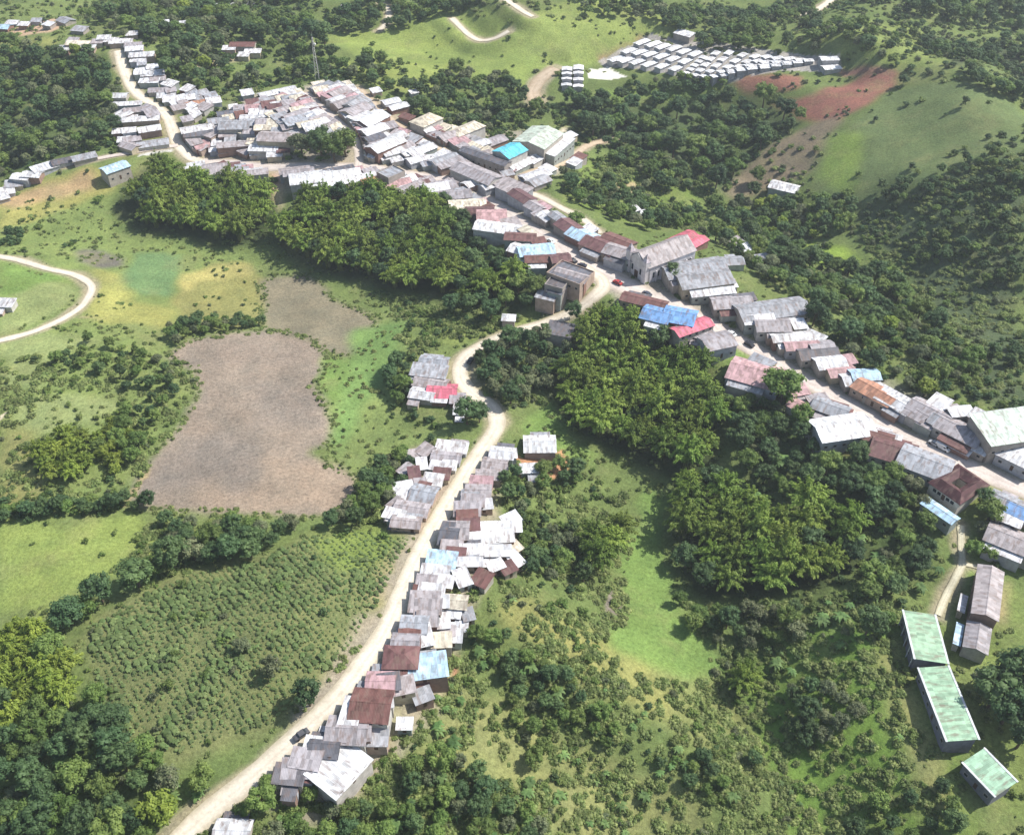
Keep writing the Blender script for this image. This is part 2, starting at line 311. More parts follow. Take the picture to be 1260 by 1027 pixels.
PATCH = [  # polygon px, colour, warp m, blur
 ([(0,230),(120,200),(135,240),(140,290),(320,320),(330,400),(220,420),(240,470),(180,560),(160,630),(0,650)], MEADOW, 4, 2),
 ([(0,245),(60,220),(122,203),(140,232),(60,262),(0,285)], (.30,.29,.10), 3, 2),
 ([(10,240),(70,222),(118,208),(120,228),(60,248),(15,258)], (.42,.30,.17), 5, 3),
 ([(0,355),(45,345),(90,350),(98,362),(75,382),(30,402),(0,412)], LIGHT, 2, 1),
 ([(0,322),(50,334),(80,342),(0,370)], LUSH, 2, 1),
 ([(0,512),(20,498),(30,494),(31,497),(21,502),(0,516)], PALE, .5, 0), ([(98,388),(124,391),(124,394),(98,391)], (.33,.30,.18), .8, 0),
 ([(165,312),(225,315),(215,345),(212,368),(170,362),(150,340)], EMER, 3, 1),
 ([(92,310),(112,306),(148,318),(152,328),(120,330),(98,322)], (.16,.15,.13), 2, 1),
 ([(225,345),(260,325),(305,325),(325,345),(318,400),(270,408),(230,400),(215,375)], (.24,.235,.09), 3, 1),
 ([(225,335),(300,322),(318,338),(250,345),(225,365)], (.40,.36,.14), 3, 1),
 ([(120,330),(150,340),(165,375),(220,380),(215,400),(120,400),(100,380)], (.30,.30,.10), 4, 2),
 ([(20,490),(90,485),(150,495),(120,520),(50,535),(15,530)], LIGHT, 3, 1),
 ([(0,415),(60,410),(120,420),(60,440),(50,480),(0,480)], LIGHT, 4, 2),
 ([(0,640),(80,648),(175,630),(200,655),(190,690),(130,710),(70,745),(0,755)], (.235,.295,.085), 3, 1),
 ([(0,520),(40,540),(60,600),(40,625),(0,625)], (.26,.26,.10), 4, 2),
 ([(203,437),(235,420),(290,408),(345,407),(388,420),(403,440),(388,470),(395,495),(412,520),(403,545),(380,556),(400,572),(437,583),(441,603),(425,625),(380,637),(330,634),(250,628),(158,624),(172,590),(195,550),(225,520),(243,490),(238,455)], SOIL, 1.6, 1),
 ([(320,345),(345,338),(372,336),(396,346),(410,368),(455,385),(471,407),(455,432),(425,441),(400,436),(380,418),(345,409),(322,409)], SOIL2, 2, 1),
 ([(330,555),(400,575),(437,585),(440,603),(425,625),(380,637),(300,632),(240,628),(220,600)], (.30,.235,.185), 7, 3), ([(215,535),(300,515),(335,560),(300,600),(180,612),(200,560)], (.232,.197,.172), 9, 4), ([(300,470),(400,480),(400,520),(330,530)], (.242,.203,.175), 9, 4), ([(260,420),(380,425),(370,450),(260,450)], (.275,.222,.185), 6, 3),
 ([(470,375),(515,392),(522,430),(490,450),(482,470),(500,530),(540,520),(560,535),(500,555),(470,585),(442,600),(437,583),(408,560),(412,520),(397,490),(410,440),(456,432),(472,407)], (.19,.245,.085), 2.5, 1),
 ([(395,440),(440,440),(430,480),(410,500),(396,485)], LUSH, 2, 1), ([(440,400),(500,395),(480,450),(450,500),(420,560),(400,540),(420,480)], (.165,.26,.085), 4, 2),
 ([(100,775),(170,730),(230,702),(330,682),(380,655),(430,647),(512,655),(498,690),(470,750),(430,810),(380,870),(330,905),(280,920),(220,940),(150,920),(125,870)], (.17,.19,.08), 2, 1),
 ([(380,655),(440,648),(510,656),(490,700),(440,700),(400,690)], (.20,.26,.07), 4, 2),
 ([(470,700),(495,660),(512,668),(480,760),(440,820),(400,870),(380,880),(400,840),(440,790)], (.30,.27,.14), 3, 2),
 ([(148,624),(156,626),(186,578),(181,576)], TAN, .8, 0),
 ([(984,800),(1045,798),(1050,812),(985,824)], (.17,.145,.11), .6, 0),
 # valley of the bamboo groves
 ([(790,600),(815,610),(820,700),(830,740),(880,800),(890,840),(820,840),(770,830),(740,790),(770,760),(760,700),(780,650)], LUSH, 2.5, 1),
 ([(640,520),(680,490),(700,540),(740,560),(720,575),(650,540)], LUSH, 2, 1), ([(880,440),(915,425),(930,445),(900,470),(880,462)], LUSH, 2, 1),
 ([(742,728),(766,726),(768,756),(745,758)], (.22,.19,.16), 1, 0), ([(985,770),(1045,765),(1040,820),(985,825)], (.20,.18,.13), 2, 1),
 ([(600,740),(660,735),(740,780),(800,830),(880,880),(900,930),(840,900),(760,860),(680,810),(610,770)], (.27,.27,.10), 4, 2),
 ([(560,850),(700,900),(820,960),(900,1027),(560,1027),(470,980)], (.22,.235,.095), 5, 2),
 ([(800,830),(880,840),(950,900),(960,960),(900,960),(830,900)], (.20,.22,.085), 4, 2),
 ([(940,780),(1100,760),(1160,900),(1220,1027),(960,1027),(930,900),(930,830)], (.14,.225,.05), 5, 2),
 ([(1080,800),(1110,790),(1160,930),(1180,1000),(1130,1000),(1100,900)], (.24,.25,.10), 3, 2),
 ([(1165,760),(1260,700),(1275,1027),(1235,1000),(1190,930),(1150,850)], (.17,.22,.07), 3, 1), ([(1222,750),(1240,700),(1240,760),(1225,780)], TAN, 2, 1),
 ([(1180,640),(1260,640),(1260,700),(1180,720)], (.15,.22,.06), 3, 1), ([(1140,600),(1230,590),(1240,640),(1190,650)], (.18,.22,.07), 2, 1),
 # far hills
 ([(390,45),(470,35),(520,10),(640,20),(700,0),(800,60),(760,70),(690,85),(640,110),(560,90),(430,65)], (.215,.275,.082), 4, 2),
 ([(640,20),(760,-5),(840,40),(740,70),(700,80),(640,60)], (.235,.29,.09), 4, 2),
 ([(410,40),(570,40),(570,60),(430,60)], (.25,.31,.09), 4, 2),
 ([(420,75),(560,80),(560,110),(500,115),(430,95)], (.25,.30,.09), 5, 2), ([(0,50),(70,45),(80,80),(0,140)], (.26,.28,.10), 5, 2),
 ([(1000,215),(1030,170),(1100,110),(1180,100),(1260,140),(1260,180),(1150,220),(1050,260),(1010,250)], HILL, 4, 2),
 ([(1030,165),(1060,160),(1060,230),(1020,235),(1005,215)], (.20,.28,.07), 5, 3), ([(960,40),(1060,25),(1150,40),(1200,80),(1110,90),(1060,75),(1020,60)], (.20,.25,.08), 4, 2),
 ([(1130,45),(1260,70),(1260,110),(1200,90)], (.14,.19,.07), 4, 2), ([(1080,8),(1180,0),(1260,10),(1260,30),(1130,25)], (.15,.19,.07), 5, 2),
 ([(945,125),(1000,118),(1060,92),(1100,90),(1108,102),(1060,130),(1030,150),(1000,150)], (.27,.125,.10), 3, 2),
 ([(1000,150),(1040,140),(1000,210),(960,235),(900,245),(870,230),(880,205),(960,170)], (.215,.175,.125), 5, 3),
 ([(900,96),(945,92),(985,95),(985,108),(910,110)], (.33,.16,.12), 2, 1), ([(1000,75),(1090,85),(1110,95),(1050,95)], (.28,.15,.12), 3, 1),
 ([(735,70),(790,45),(800,42),(760,62),(742,76)], (.30,.16,.13), 2, 1),
 ([(735,110),(850,95),(920,112),(840,118),(760,120)], (.17,.25,.07), 2, 1), ([(722,85),(748,82),(770,95),(750,98),(724,97)], (.82,.80,.76), .5, 0),
 ([(735,76),(800,40),(900,55),(1035,66),(1035,88),(960,88),(900,100),(850,100),(790,86)], (.36,.34,.33), 1, 0),
 ([(740,195),(840,215),(870,240),(850,275),(790,280),(700,250),(690,220)], (.16,.22,.06), 4, 2), ([(750,220),(790,225),(780,245),(750,240)], (.36,.30,.18), 3, 1),
 ([(985,300),(1040,300),(1055,320),(1040,335),(995,325)], (.22,.31,.06), 3, 1), ([(1050,270),(1120,300),(1180,380),(1130,390),(1070,330)], (.16,.24,.055), 4, 2),
 ([(600,415),(640,412),(600,470),(610,500),(590,470)], (.36,.31,.16), 3, 1), ([(520,410),(640,385),(660,395),(560,430)], (.18,.22,.07), 3, 1),
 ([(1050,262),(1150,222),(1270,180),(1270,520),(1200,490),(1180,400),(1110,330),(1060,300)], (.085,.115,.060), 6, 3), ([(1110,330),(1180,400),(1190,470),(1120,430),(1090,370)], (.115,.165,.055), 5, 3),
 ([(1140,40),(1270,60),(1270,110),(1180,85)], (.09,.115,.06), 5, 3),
 # ground under groves and woods darkened in colour to stand in for canopy shade
 ([(140,262),(152,225),(180,203),(215,203),(262,228),(320,228),(345,243),(338,272),(322,300),(290,308),(232,296),(172,286)], GROVE_SHADE, 3, 2), ([(335,298),(352,272),(392,243),(515,238),(560,248),(622,325),(665,365),(650,385),(600,398),(520,362),(420,340),(372,330)], GROVE_SHADE, 3, 2),
 ([(708,388),(760,380),(800,412),(850,440),(876,465),(893,505),(885,560),(868,600),(822,590),(765,560),(720,535),(690,520),(682,485),(706,440)], GROVE_SHADE, 3, 2), ([(832,605),(880,590),(940,640),(1050,630),(1085,655),(1055,700),(1000,732),(870,735),(840,715),(832,660)], GROVE_SHADE, 3, 2),
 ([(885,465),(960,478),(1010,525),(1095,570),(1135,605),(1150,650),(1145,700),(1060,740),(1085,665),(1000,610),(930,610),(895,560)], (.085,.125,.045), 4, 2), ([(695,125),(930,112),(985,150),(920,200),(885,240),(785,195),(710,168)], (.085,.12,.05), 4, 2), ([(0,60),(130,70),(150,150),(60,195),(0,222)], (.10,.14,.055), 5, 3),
 # bare yards among the houses
 ([(225,172),(300,170),(330,200),(250,205)], (.50,.38,.34), 2, 1), ([(335,195),(360,198),(352,232),(338,240),(335,215)], (.58,.36,.25), 2, 1),
 ([(345,225),(352,240),(342,262),(338,240)], (.50,.42,.28), 2, 1), ([(165,170),(212,162),(216,186),(170,192)], (.60,.58,.58), 1, 0),
 ([(10,38),(40,28),(75,22),(85,32),(60,40),(15,44)], (.55,.38,.27), 2, 1), ([(235,78),(262,70),(290,66),(296,74),(262,82),(240,88)], (.50,.42,.28), 2, 1),
 ([(630,560),(690,555),(705,572),(690,588),(640,588)], ORANGE, 1.5, 0), ([(1030,535),(1066,536),(1066,553),(1040,556)], (.46,.28,.13), 1.5, 1),
 ([(440,905),(490,925),(492,942),(465,945),(440,925)], (.30,.28,.17), 2, 1), ([(485,840),(560,800),(560,850),(500,885)], (.32,.28,.18), 2, 1), ([(555,815),(568,805),(566,835),(556,835)], (.36,.19,.12), 1, 0),
 ([(550,720),(575,720),(570,745),(548,745)], (.50,.45,.34), 1.5, 1), ([(150,200),(160,145),(215,150),(215,165)], OLIVE, 2, 1),
 ([(665,165),(700,155),(703,175),(690,170)], (.55,.48,.40), 2, 1), ([(640,210),(700,196),(690,215),(640,230)], DUST, 2, 1),
]
TOWN = [([(225,172),(300,118),(380,104),(430,100),(460,118),(500,150),(570,158),(640,160),(700,168),(700,200),(645,240),(600,262),(530,236),(400,238),(350,236),(335,212),(240,212)], 2)]
print('grid', XX.shape)
core = (slice(np.searchsorted(GY, 90), np.searchsorted(GY, 950)), slice(np.searchsorted(GX, -495), np.searchsorted(GX, 495)))
wx = (fbm(XX, YY, 9, 40, 2) - .5) * 2; wy = (fbm(XX, YY, 9, 60, 2) - .5) * 2
base = fbm(XX, YY, 45, 77, 3)[..., None]; base2 = fbm(XX, YY, 14, 90, 3)[..., None]
C = np.array((.110,.155,.052)) * (1 - base) + np.array((.175,.220,.078)) * base
def paint(px, col, warp, bl, amt=1.0):
    poly = wpoly(px); x0, y0 = poly.min(0) - 12; x1, y1 = poly.max(0) + 12
    i0, i1 = np.searchsorted(GX, (x0, x1)); j0, j1 = np.searchsorted(GY, (y0, y1)); s = (slice(j0, j1), slice(i0, i1))
    X = XX[s]; Y = YY[s]
    if X.size == 0: return
    m = blur(inside(X + wx[s] * warp, Y + wy[s] * warp, poly).astype(float), bl)[..., None] * amt
    C[s] = C[s] * (1 - m) + np.array(col) * m
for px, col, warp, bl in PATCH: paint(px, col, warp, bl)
for px, warp in TOWN: paint(px, (.38,.33,.29), warp, 2, .85)
rd = np.full(XX.shape, 1e9)
for nm, w, P in ROADS:
    pa = np.array(P); x0, y0 = pa.min(0) - 40; x1, y1 = pa.max(0) + 40
    i0, i1 = np.searchsorted(GX, (x0, x1)); j0, j1 = np.searchsorted(GY, (y0, y1)); s = (slice(j0, j1), slice(i0, i1))
    rd[s] = np.minimum(rd[s], seg_dist(XX[s], YY[s], P[::3] + [P[-1]]) - w / 2)
m = np.clip(1 - (rd + (base2[..., 0] - .5) * 5 - .6) / 2.0, 0, 1)[..., None] * .85
C = C * (1 - m) + np.array((.40,.34,.25)) * m
# earth of the back yards along the built-up stretches of the two ridge roads
def near_line(pts, r0, fade, col, amt):
    global C
    P = [at(*p) for p in pts]; pa = np.array(P); x0, y0 = pa.min(0) - 60; x1, y1 = pa.max(0) + 60
    i0, i1 = np.searchsorted(GX, (x0, x1)); j0, j1 = np.searchsorted(GY, (y0, y1)); s = (slice(j0, j1), slice(i0, i1))
    d = seg_dist(XX[s], YY[s], P) + (base2[s][..., 0] - .5) * 14
    m = np.clip(1 - (d - r0) / fade, 0, 1)[..., None] * amt; C[s] = C[s] * (1 - m) + np.array(col) * m
near_line([(575,600),(545,680),(510,760),(470,840),(430,900),(400,930)], 11, 4, (.36,.31,.25), .8)
near_line([(520,560),(540,590),(505,635)], 7, 4, (.36,.29,.23), .7)
near_line([(600,240),(700,300),(860,370),(940,400),(1010,450),(1100,510),(1250,560)], 9, 5, (.38,.34,.30), .75)
near_line([(680,318),(800,380),(880,405)], 5, 4, (.36,.32,.29), .7)
C = C * (.80 + .40 * base2) * (.9 + .2 * fbm(XX, YY, 3.2, 140, 2)[..., None])

till = np.zeros(XX.shape)
for px, col, warp, bl in PATCH:
    if col in (SOIL, SOIL2):
        q = wpoly(px); till = np.maximum(till, blur(inside(XX + wx * warp, YY + wy * warp, q).astype(float), 1))
verts = np.stack([XX, YY, Z], -1).reshape(-1, 3)
ny, nx = XX.shape; ii = np.arange(nx - 1)[None, :] + np.arange(ny - 1)[:, None] * nx
faces = np.stack([ii, ii + 1, ii + nx + 1, ii + nx], -1).reshape(-1, 4)
gm, nt, b, _ = newmat('meadow_ground')
va = nt.nodes.new('ShaderNodeVertexColor'); va.layer_name = 'cover'
g1 = noise(nt, .9, 5, rough=.75); g2 = noise(nt, .12, 4)
g3 = noise(nt, .045, 6, rough=.7); g4 = noise(nt, 3.1, 3, rough=.7)
c = mixc(nt, 'MIX', ramp(nt, g3, [(.52, grey(0)), (.70, grey(.45))]), va.outputs[0], (.25,.245,.115))
ta = nt.nodes.new('ShaderNodeAttribute'); ta.attribute_name = 'tilled'
c = mixc(nt, 'MIX', ta.outputs['Fac'], c, va.outputs[0])
c = mixc(nt, 'MULTIPLY', 1, c, ramp(nt, g1, [(.28, grey(.55)), (.5, grey(.95)), (.75, grey(1.35))]))
c = mixc(nt, 'MULTIPLY', 1, c, ramp(nt, g4, [(.3, grey(.82)), (.7, grey(1.16))]))
tc_ = nt.nodes.new('ShaderNodeTexCoord'); wv = nt.nodes.new('ShaderNodeTexWave'); wv.inputs['Scale'].default_value = .18; wv.inputs['Distortion'].default_value = 9; wv.inputs['Detail'].default_value = 2; wv.inputs['Detail Scale'].default_value = .25
mp_ = nt.nodes.new('ShaderNodeMapping'); mp_.inputs['Rotation'].default_value = (0, 0, math.radians(62)); nt.links.new(tc_.outputs['Object'], mp_.inputs[0]); nt.links.new(mp_.outputs[0], wv.inputs['Vector'])
c = mixc(nt, 'MIX', ta.outputs['Fac'], c, mixc(nt, 'MULTIPLY', 1, c, ramp(nt, wv.outputs['Fac'], [(.2, grey(.97)), (.8, grey(1.02))])))
c = mixc(nt, 'MULTIPLY', 1, c, ramp(nt, g2, [(.3, (.85, .88, .85)), (.7, (1.12, 1.08, 1.0))]))
nt.links.new(c, b.inputs['Base Color']); b.inputs['Roughness'].default_value = 1; b.inputs['Specular IOR Level'].default_value = .1
bump(nt, b, g1, .7, .5)
me = mesh_np('ground', verts, faces, gm, smooth=True)
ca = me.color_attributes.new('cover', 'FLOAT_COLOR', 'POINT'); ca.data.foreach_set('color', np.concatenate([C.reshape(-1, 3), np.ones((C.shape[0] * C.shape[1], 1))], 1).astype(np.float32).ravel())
ta_ = me.attributes.new('tilled', 'FLOAT', 'POINT'); ta_.data.foreach_set('value', till.astype(np.float32).ravel())
g = link('ground', me); tag(g, kind='structure')

# road strips
def roadmat(name, col, trk):
    m, nt, b, _ = newmat(name); n1 = noise(nt, .25, 5); n2 = noise(nt, 1.5, 4)
    c = mixc(nt, 'MIX', ramp(nt, n1, [(.45, grey(0)), (.68, grey(.7))]), col, trk)
    c = mixc(nt, 'MULTIPLY', 1, c, ramp(nt, n2, [(.3, grey(.82)), (.7, grey(1.06))])); at_ = nt.nodes.new('ShaderNodeAttribute'); at_.attribute_name = 'across'; ab = nt.nodes.new('ShaderNodeMath'); ab.operation = 'ABSOLUTE'; nt.links.new(at_.outputs['Fac'], ab.inputs[0])
    n3 = noise(nt, .35, 4); ad = nt.nodes.new('ShaderNodeMath'); ad.operation = 'MULTIPLY_ADD'; nt.links.new(n3, ad.inputs[0]); ad.inputs[1].default_value = .28; nt.links.new(ab.outputs[0], ad.inputs[2])
    c = mixc(nt, 'MULTIPLY', 1, c, ramp(nt, ad.outputs[0], [(.10, (.90,.88,.86)), (.26, (1.08,1.08,1.08)), (.42, (.97,.96,.94)), (.60, (.72,.70,.62))]))
    nt.links.new(c, b.inputs['Base Color']); b.inputs['Roughness'].default_value = .95; return m
RM = {'dirt': roadmat('pale_gravel_road', (.66,.595,.49), (.54,.47,.37)), 'street': roadmat('dusty_concrete_street', (.58,.51,.46), (.44,.38,.35)),
      'earth': roadmat('earth_track', (.52,.42,.31), (.42,.32,.22)), 'path': roadmat('concrete_path', (.60,.56,.42), (.50,.45,.33))}
rk = dict(main_street='street', plaza_paving='street', ridge_road='dirt', north_road='dirt', upper_street='earth', cross_street='street', east_track='dirt', wood_track='earth', tower_track='earth', loop_road='dirt', hill_road='dirt', school_path='path', west_track='street')
for ri, (nm, w, P) in enumerate(ROADS):
    Q = [P[0]]
    for a, b2 in zip(P[:-1], P[1:]):
        n = max(1, int(np.hypot(*(b2 - a)) / 1.2))
        Q += [a + (b2 - a) * (k + 1) / n for k in range(n)]
    Q = np.array(Q); T = np.gradient(Q, axis=0); T /= np.linalg.norm(T, axis=1)[:, None] + 1e-9; Nn = np.stack([-T[:, 1], T[:, 0]], -1)
    k = 9; offs = np.linspace(-.5, .5, k); wob = (lattice_noise(Q[:, 0], Q[:, 1], 7, 200 + ri) - .5) * .9 + (lattice_noise(Q[:, 0], Q[:, 1], 2.2, 300 + ri) - .5) * .5
    R = []
    for o_ in offs:
        pos = Q + Nn * ((o_ * (w + wob * (1 if abs(o_) > .3 else .5)))[:, None])
        z = H(pos[:, 0], pos[:, 1]) + (.10 + .012 * ri - (.05 if abs(o_) == .5 else 0)) ; R.append(np.column_stack([pos, z]))
    R = np.stack(R, 1); V = R.reshape(-1, 3); n = len(Q); jj = np.arange(k - 1)[None, :] + np.arange(n - 1)[:, None] * k
    fc = np.stack([jj, jj + 1, jj + k + 1, jj + k], -1).reshape(-1, 4)
    rme = mesh_np(nm, V, fc, RM[rk[nm]], smooth=True); at_ = rme.attributes.new('across', 'FLOAT', 'POINT'); at_.data.foreach_set('value', np.tile(offs, n).astype(np.float32)); tag(link(nm, rme), kind='structure')

# ------------------------------------------------------------------ houses
RC = dict(w=(.68,.68,.70), W=(.76,.77,.79), g=(.36,.37,.40), d=(.14,.14,.16), m=(.39,.355,.365), r=(.17,.085,.08), R=(.62,.16,.22), b=(.18,.34,.62), B=(.46,.64,.78),
          T=(.13,.58,.74), G=(.34,.52,.36), L=(.56,.64,.55), o=(.52,.26,.16), c=(.70,.63,.50), p=(.50,.32,.33))
RW = dict(w='white', W='bright white', g='light grey', d='dark grey', m='pinkish grey', r='dark red', R='bright pink', b='blue', B='pale blue', T='turquoise', G='pale green', L='pale mint', o='orange', c='cream', p='dusty pink')
WALLS = [(.50,.48,.44), (.42,.38,.33), (.35,.31,.28), (.42,.32,.26), (.30,.20,.16), (.33,.36,.33), (.40,.41,.44), (.26,.15,.12), (.45,.39,.28)]
ORD = ['zeroth','first','second','third','fourth','fifth','sixth','seventh','eighth','ninth','tenth','eleventh','twelfth','thirteenth','fourteenth','fifteenth','sixteenth','seventeenth','eighteenth','nineteenth','twentieth']
TENS = {20:'twenty',30:'thirty',40:'forty',50:'fifty',60:'sixty',70:'seventy',80:'eighty',90:'ninety'}
def ordinal(n):
    if n <= 20: return ORD[n]
    if n % 10: return (TENS[n // 10 * 10] if n < 100 else 'hundred') + '-' + ORD[n % 10]
    return TENS[n][:-1] + 'ieth'
FOOT = []   # x, y, half diagonal: footprints plants keep clear of
def seg_ang(px, py, dx, dy):
    a = at(px - dx * 6, py - dy * 6); b = at(px + dx * 6, py + dy * 6); return math.atan2(b[1] - a[1], b[0] - a[0])
def rot(a, x, y): return math.cos(a) * x - math.sin(a) * y, math.sin(a) * x + math.cos(a) * y

def make_house(x, y, L, W, ang, h=3.0, col='w', typ='g', name='house', wall=None, detail=1, slope=None, extra=True, storeys=1):
    """an Empty at the base; local x runs along the ridge"""
    cs = [rot(ang, sx * L / 2, sy * W / 2) for sx in (-1, 1) for sy in (-1, 1)]
    zs = [float(H(x + a, y + b)) for a, b in cs] + [float(H(x, y))]
    zb = min(zs) - .25; zt = max(zs) - zb                    # land rises zt above the base at the uphill corner
    top = zt + h
    root = empty(name, (x, y, zb), ang); FOOT.append((x, y, math.hypot(L, W) / 2))
    wc = wall or random.choice(WALLS); a, b = L / 2, W / 2
    if slope is None: slope = {'g': .30, 's': .12, 'h': .32, 'f': 0}[typ]
    rise = slope * (W / 2 if typ != 's' else W); ov = .45 if typ != 'f' else 0
    wm = MB()
    if typ == 'g':
        V = [(-a,-b,0),(a,-b,0),(a,b,0),(-a,b,0),(-a,-b,top),(a,-b,top),(a,b,top),(-a,b,top),(-a,0,top+rise),(a,0,top+rise)]
        wm.add(V, [(0,1,5,4),(2,3,7,6),(1,2,6,9,5),(3,0,4,8,7),(0,3,2,1)])
    elif typ == 's':
        V = [(-a,-b,0),(a,-b,0),(a,b,0),(-a,b,0),(-a,-b,top),(a,-b,top),(a,b,top+rise),(-a,b,top+rise)]
        wm.add(V, [(0,1,5,4),(2,3,7,6),(1,2,6,5),(3,0,4,7),(0,3,2,1)])
    else: wm.box(-a, a, -b, b, 0, top)
    if typ == 'f':
        for q in ((-a,a,-b,-b+.2),(-a,a,b-.2,b),(-a,-a+.2,-b+.2,b-.2),(a-.2,a,-b+.2,b-.2)): wm.box(*q, top + .003, top + .6)
    wo = link('walls', wm.mesh('walls', M['wall']), root); wo.color = (*wc, 1)
    rm = MB(); e = .10; th = .11; A = a + ov; Bv = b + ov; drop = slope * ov
    if typ == 'g':
        zl = top - drop + th + e; zr = top + rise + th + e
        rm.slab([(-A,-Bv,zl),(A,-Bv,zl),(A,0,zr),(-A,0,zr)], th); rm.slab([(-A,.003,zr),(A,.003,zr),(A,Bv,zl),(-A,Bv,zl)], th)
        rm.slab([(-A-.03,-.22,zr+.01),(A+.03,-.22,zr+.01),(A+.03,0,zr+.07),(-A-.03,0,zr+.07)], .06); rm.slab([(-A-.03,.004,zr+.07),(A+.03,.004,zr+.07),(A+.03,.22,zr+.01),(-A-.03,.22,zr+.01)], .06)
    elif typ == 's':
        z0 = top - drop + th + e; z1 = top + rise + drop + th + e; rm.slab([(-A,-Bv,z0),(A,-Bv,z0),(A,Bv,z1),(-A,Bv,z1)], th)
    elif typ == 'h':
        zl = top - drop + th + e; rz = slope * Bv; r = max(A - Bv, .3)
        V = [(-A,-Bv,zl),(A,-Bv,zl),(A,Bv,zl),(-A,Bv,zl),(-r,0,zl+rz),(r,0,zl+rz)] + [(-A,-Bv,zl-th),(A,-Bv,zl-th),(A,Bv,zl-th),(-A,Bv,zl-th)]
        rm.add(V, [(0,1,5,4),(2,3,4,5),(1,2,5),(3,0,4),(9,8,7,6),(0,6,7,1),(1,7,8,2),(2,8,9,3),(3,9,6,0)])
    else: rm.box(-a + .21, a - .21, -b + .21, b - .21, top + .002, top + .12)
    c0 = RC[col]; j = random.uniform(.88, 1.08); t = random.uniform(-.02, .02)
    ro = link('roof', rm.mesh('roof', M['roof']), root); ro.color = (min(1, c0[0] * j + t * .5), min(1, c0[1] * j), min(1, c0[2] * j - t * .5), 1)
    if detail >= 1:
        # openings on the two long sides, the camera-side one first
        def opening(kind, px_, side, zz, w_, h_):
            mb = MB(); s = -1 if side < 0 else 1; yy = s * (b + .03)
            if kind == 'door':
                mb.box(px_ - w_/2, px_ + w_/2, min(yy, s*b), max(yy, s*b), zz, zz + h_); link('door', mb.mesh('door', M['door']), root)
            else:
                y1 = s * (b + .05); mb.box(px_ - w_/2, px_ + w_/2, min(y1, s*b), max(y1, s*b), zz, zz + h_, 0)
                y2 = s * (b + .07); mb.box(px_ - w_/2 + .12, px_ + w_/2 - .12, min(y2, y1), max(y2, y1), zz + .12, zz + h_ - .12, 1); link('window', mb.mesh('window', [M['frame'], M['glass']]), root)
        for side in ((-1, 1) if detail > 1 else (-1,)):
            for fl in range(storeys):
                z0 = zt + fl * 3.0 + .1 if fl else zt + .05
                n = max(1, int(L / 3.2))
                for k in range(n):
                    xx = -a + (k + .5) * L / n
                    if k == n // 2 and fl == 0: opening('door', xx, side, z0, 1.0, 2.1)
                    else: opening('window', xx, side, z0 + .95, 1.3, 1.1)
    if extra and L > 6 and typ != 'f' and random.random() < .85:
        # lean-to behind the house, with a roof of its own colour
        lw = random.uniform(.4, .75) * L; ld = random.uniform(2.2, 3.6); lx = random.uniform(-a, a - lw); s = random.choice((-1, 1)); tt = min(top - .35, top - .25 * ld * .3 - .2)
        mb = MB(); y0, y1 = (b + .003, b + ld) if s > 0 else (-b - ld, -b - .003); mb.box(lx, lx + lw, y0, y1, 0, tt - .75)
        ax = link('lean_to', mb.mesh('lean_to', M['wall']), root); ax.color = (*random.choice(WALLS), 1)
        yh, yl = (b + .05, b + ld + .3) if s > 0 else (-b - .05, -b - ld - .3)
        q = [(lx - .2, yl, tt - .62), (lx + lw + .2, yl, tt - .62), (lx + lw + .2, yh, tt - .05), (lx - .2, yh, tt - .05)]
        mb = MB(); mb.slab(q if s < 0 else [q[1], q[0], q[3], q[2]], .09)
        rx = link('lean_to_roof', mb.mesh('lean_to_roof', M['roof']), root); cc = RC[random.choice('wwggmmdr')]; rx.color = (*cc, 1)
    return root

def clear_road(x, y, L, W, ang):
    for nm, w, P in ROADS:
        if nm in ('plaza_paving', 'hill_road', 'west_track'): continue
        A = np.array(P); d = np.hypot(A[:, 0] - x, A[:, 1] - y); k = int(np.argmin(d))
        if d[k] > 25: continue
        best = None
        for j in (k - 1, k):
            if 0 <= j < len(P) - 1:
                a, b = A[j], A[j + 1]; t = np.clip(((x - a[0]) * (b - a)[0] + (y - a[1]) * (b - a)[1]) / ((b - a) @ (b - a) + 1e-9), 0, 1); q = a + (b - a) * t; dd = math.hypot(x - q[0], y - q[1])
                if best is None or dd < best[0]: best = (dd, q)
        dd, q = best
        if dd < .01: continue
        nx_, ny_ = (x - q[0]) / dd, (y - q[1]) / dd; ux, uy = math.cos(ang), math.sin(ang)
        ext = abs(nx_ * ux + ny_ * uy) * L / 2 + abs(-nx_ * uy + ny_ * ux) * W / 2; need = w / 2 + ext + .35
        if dd < need: x += nx_ * (need - dd); y += ny_ * (need - dd)
    return x, y
HOUSES = []  # (root, colour word, group phrase, from phrase, place, key)
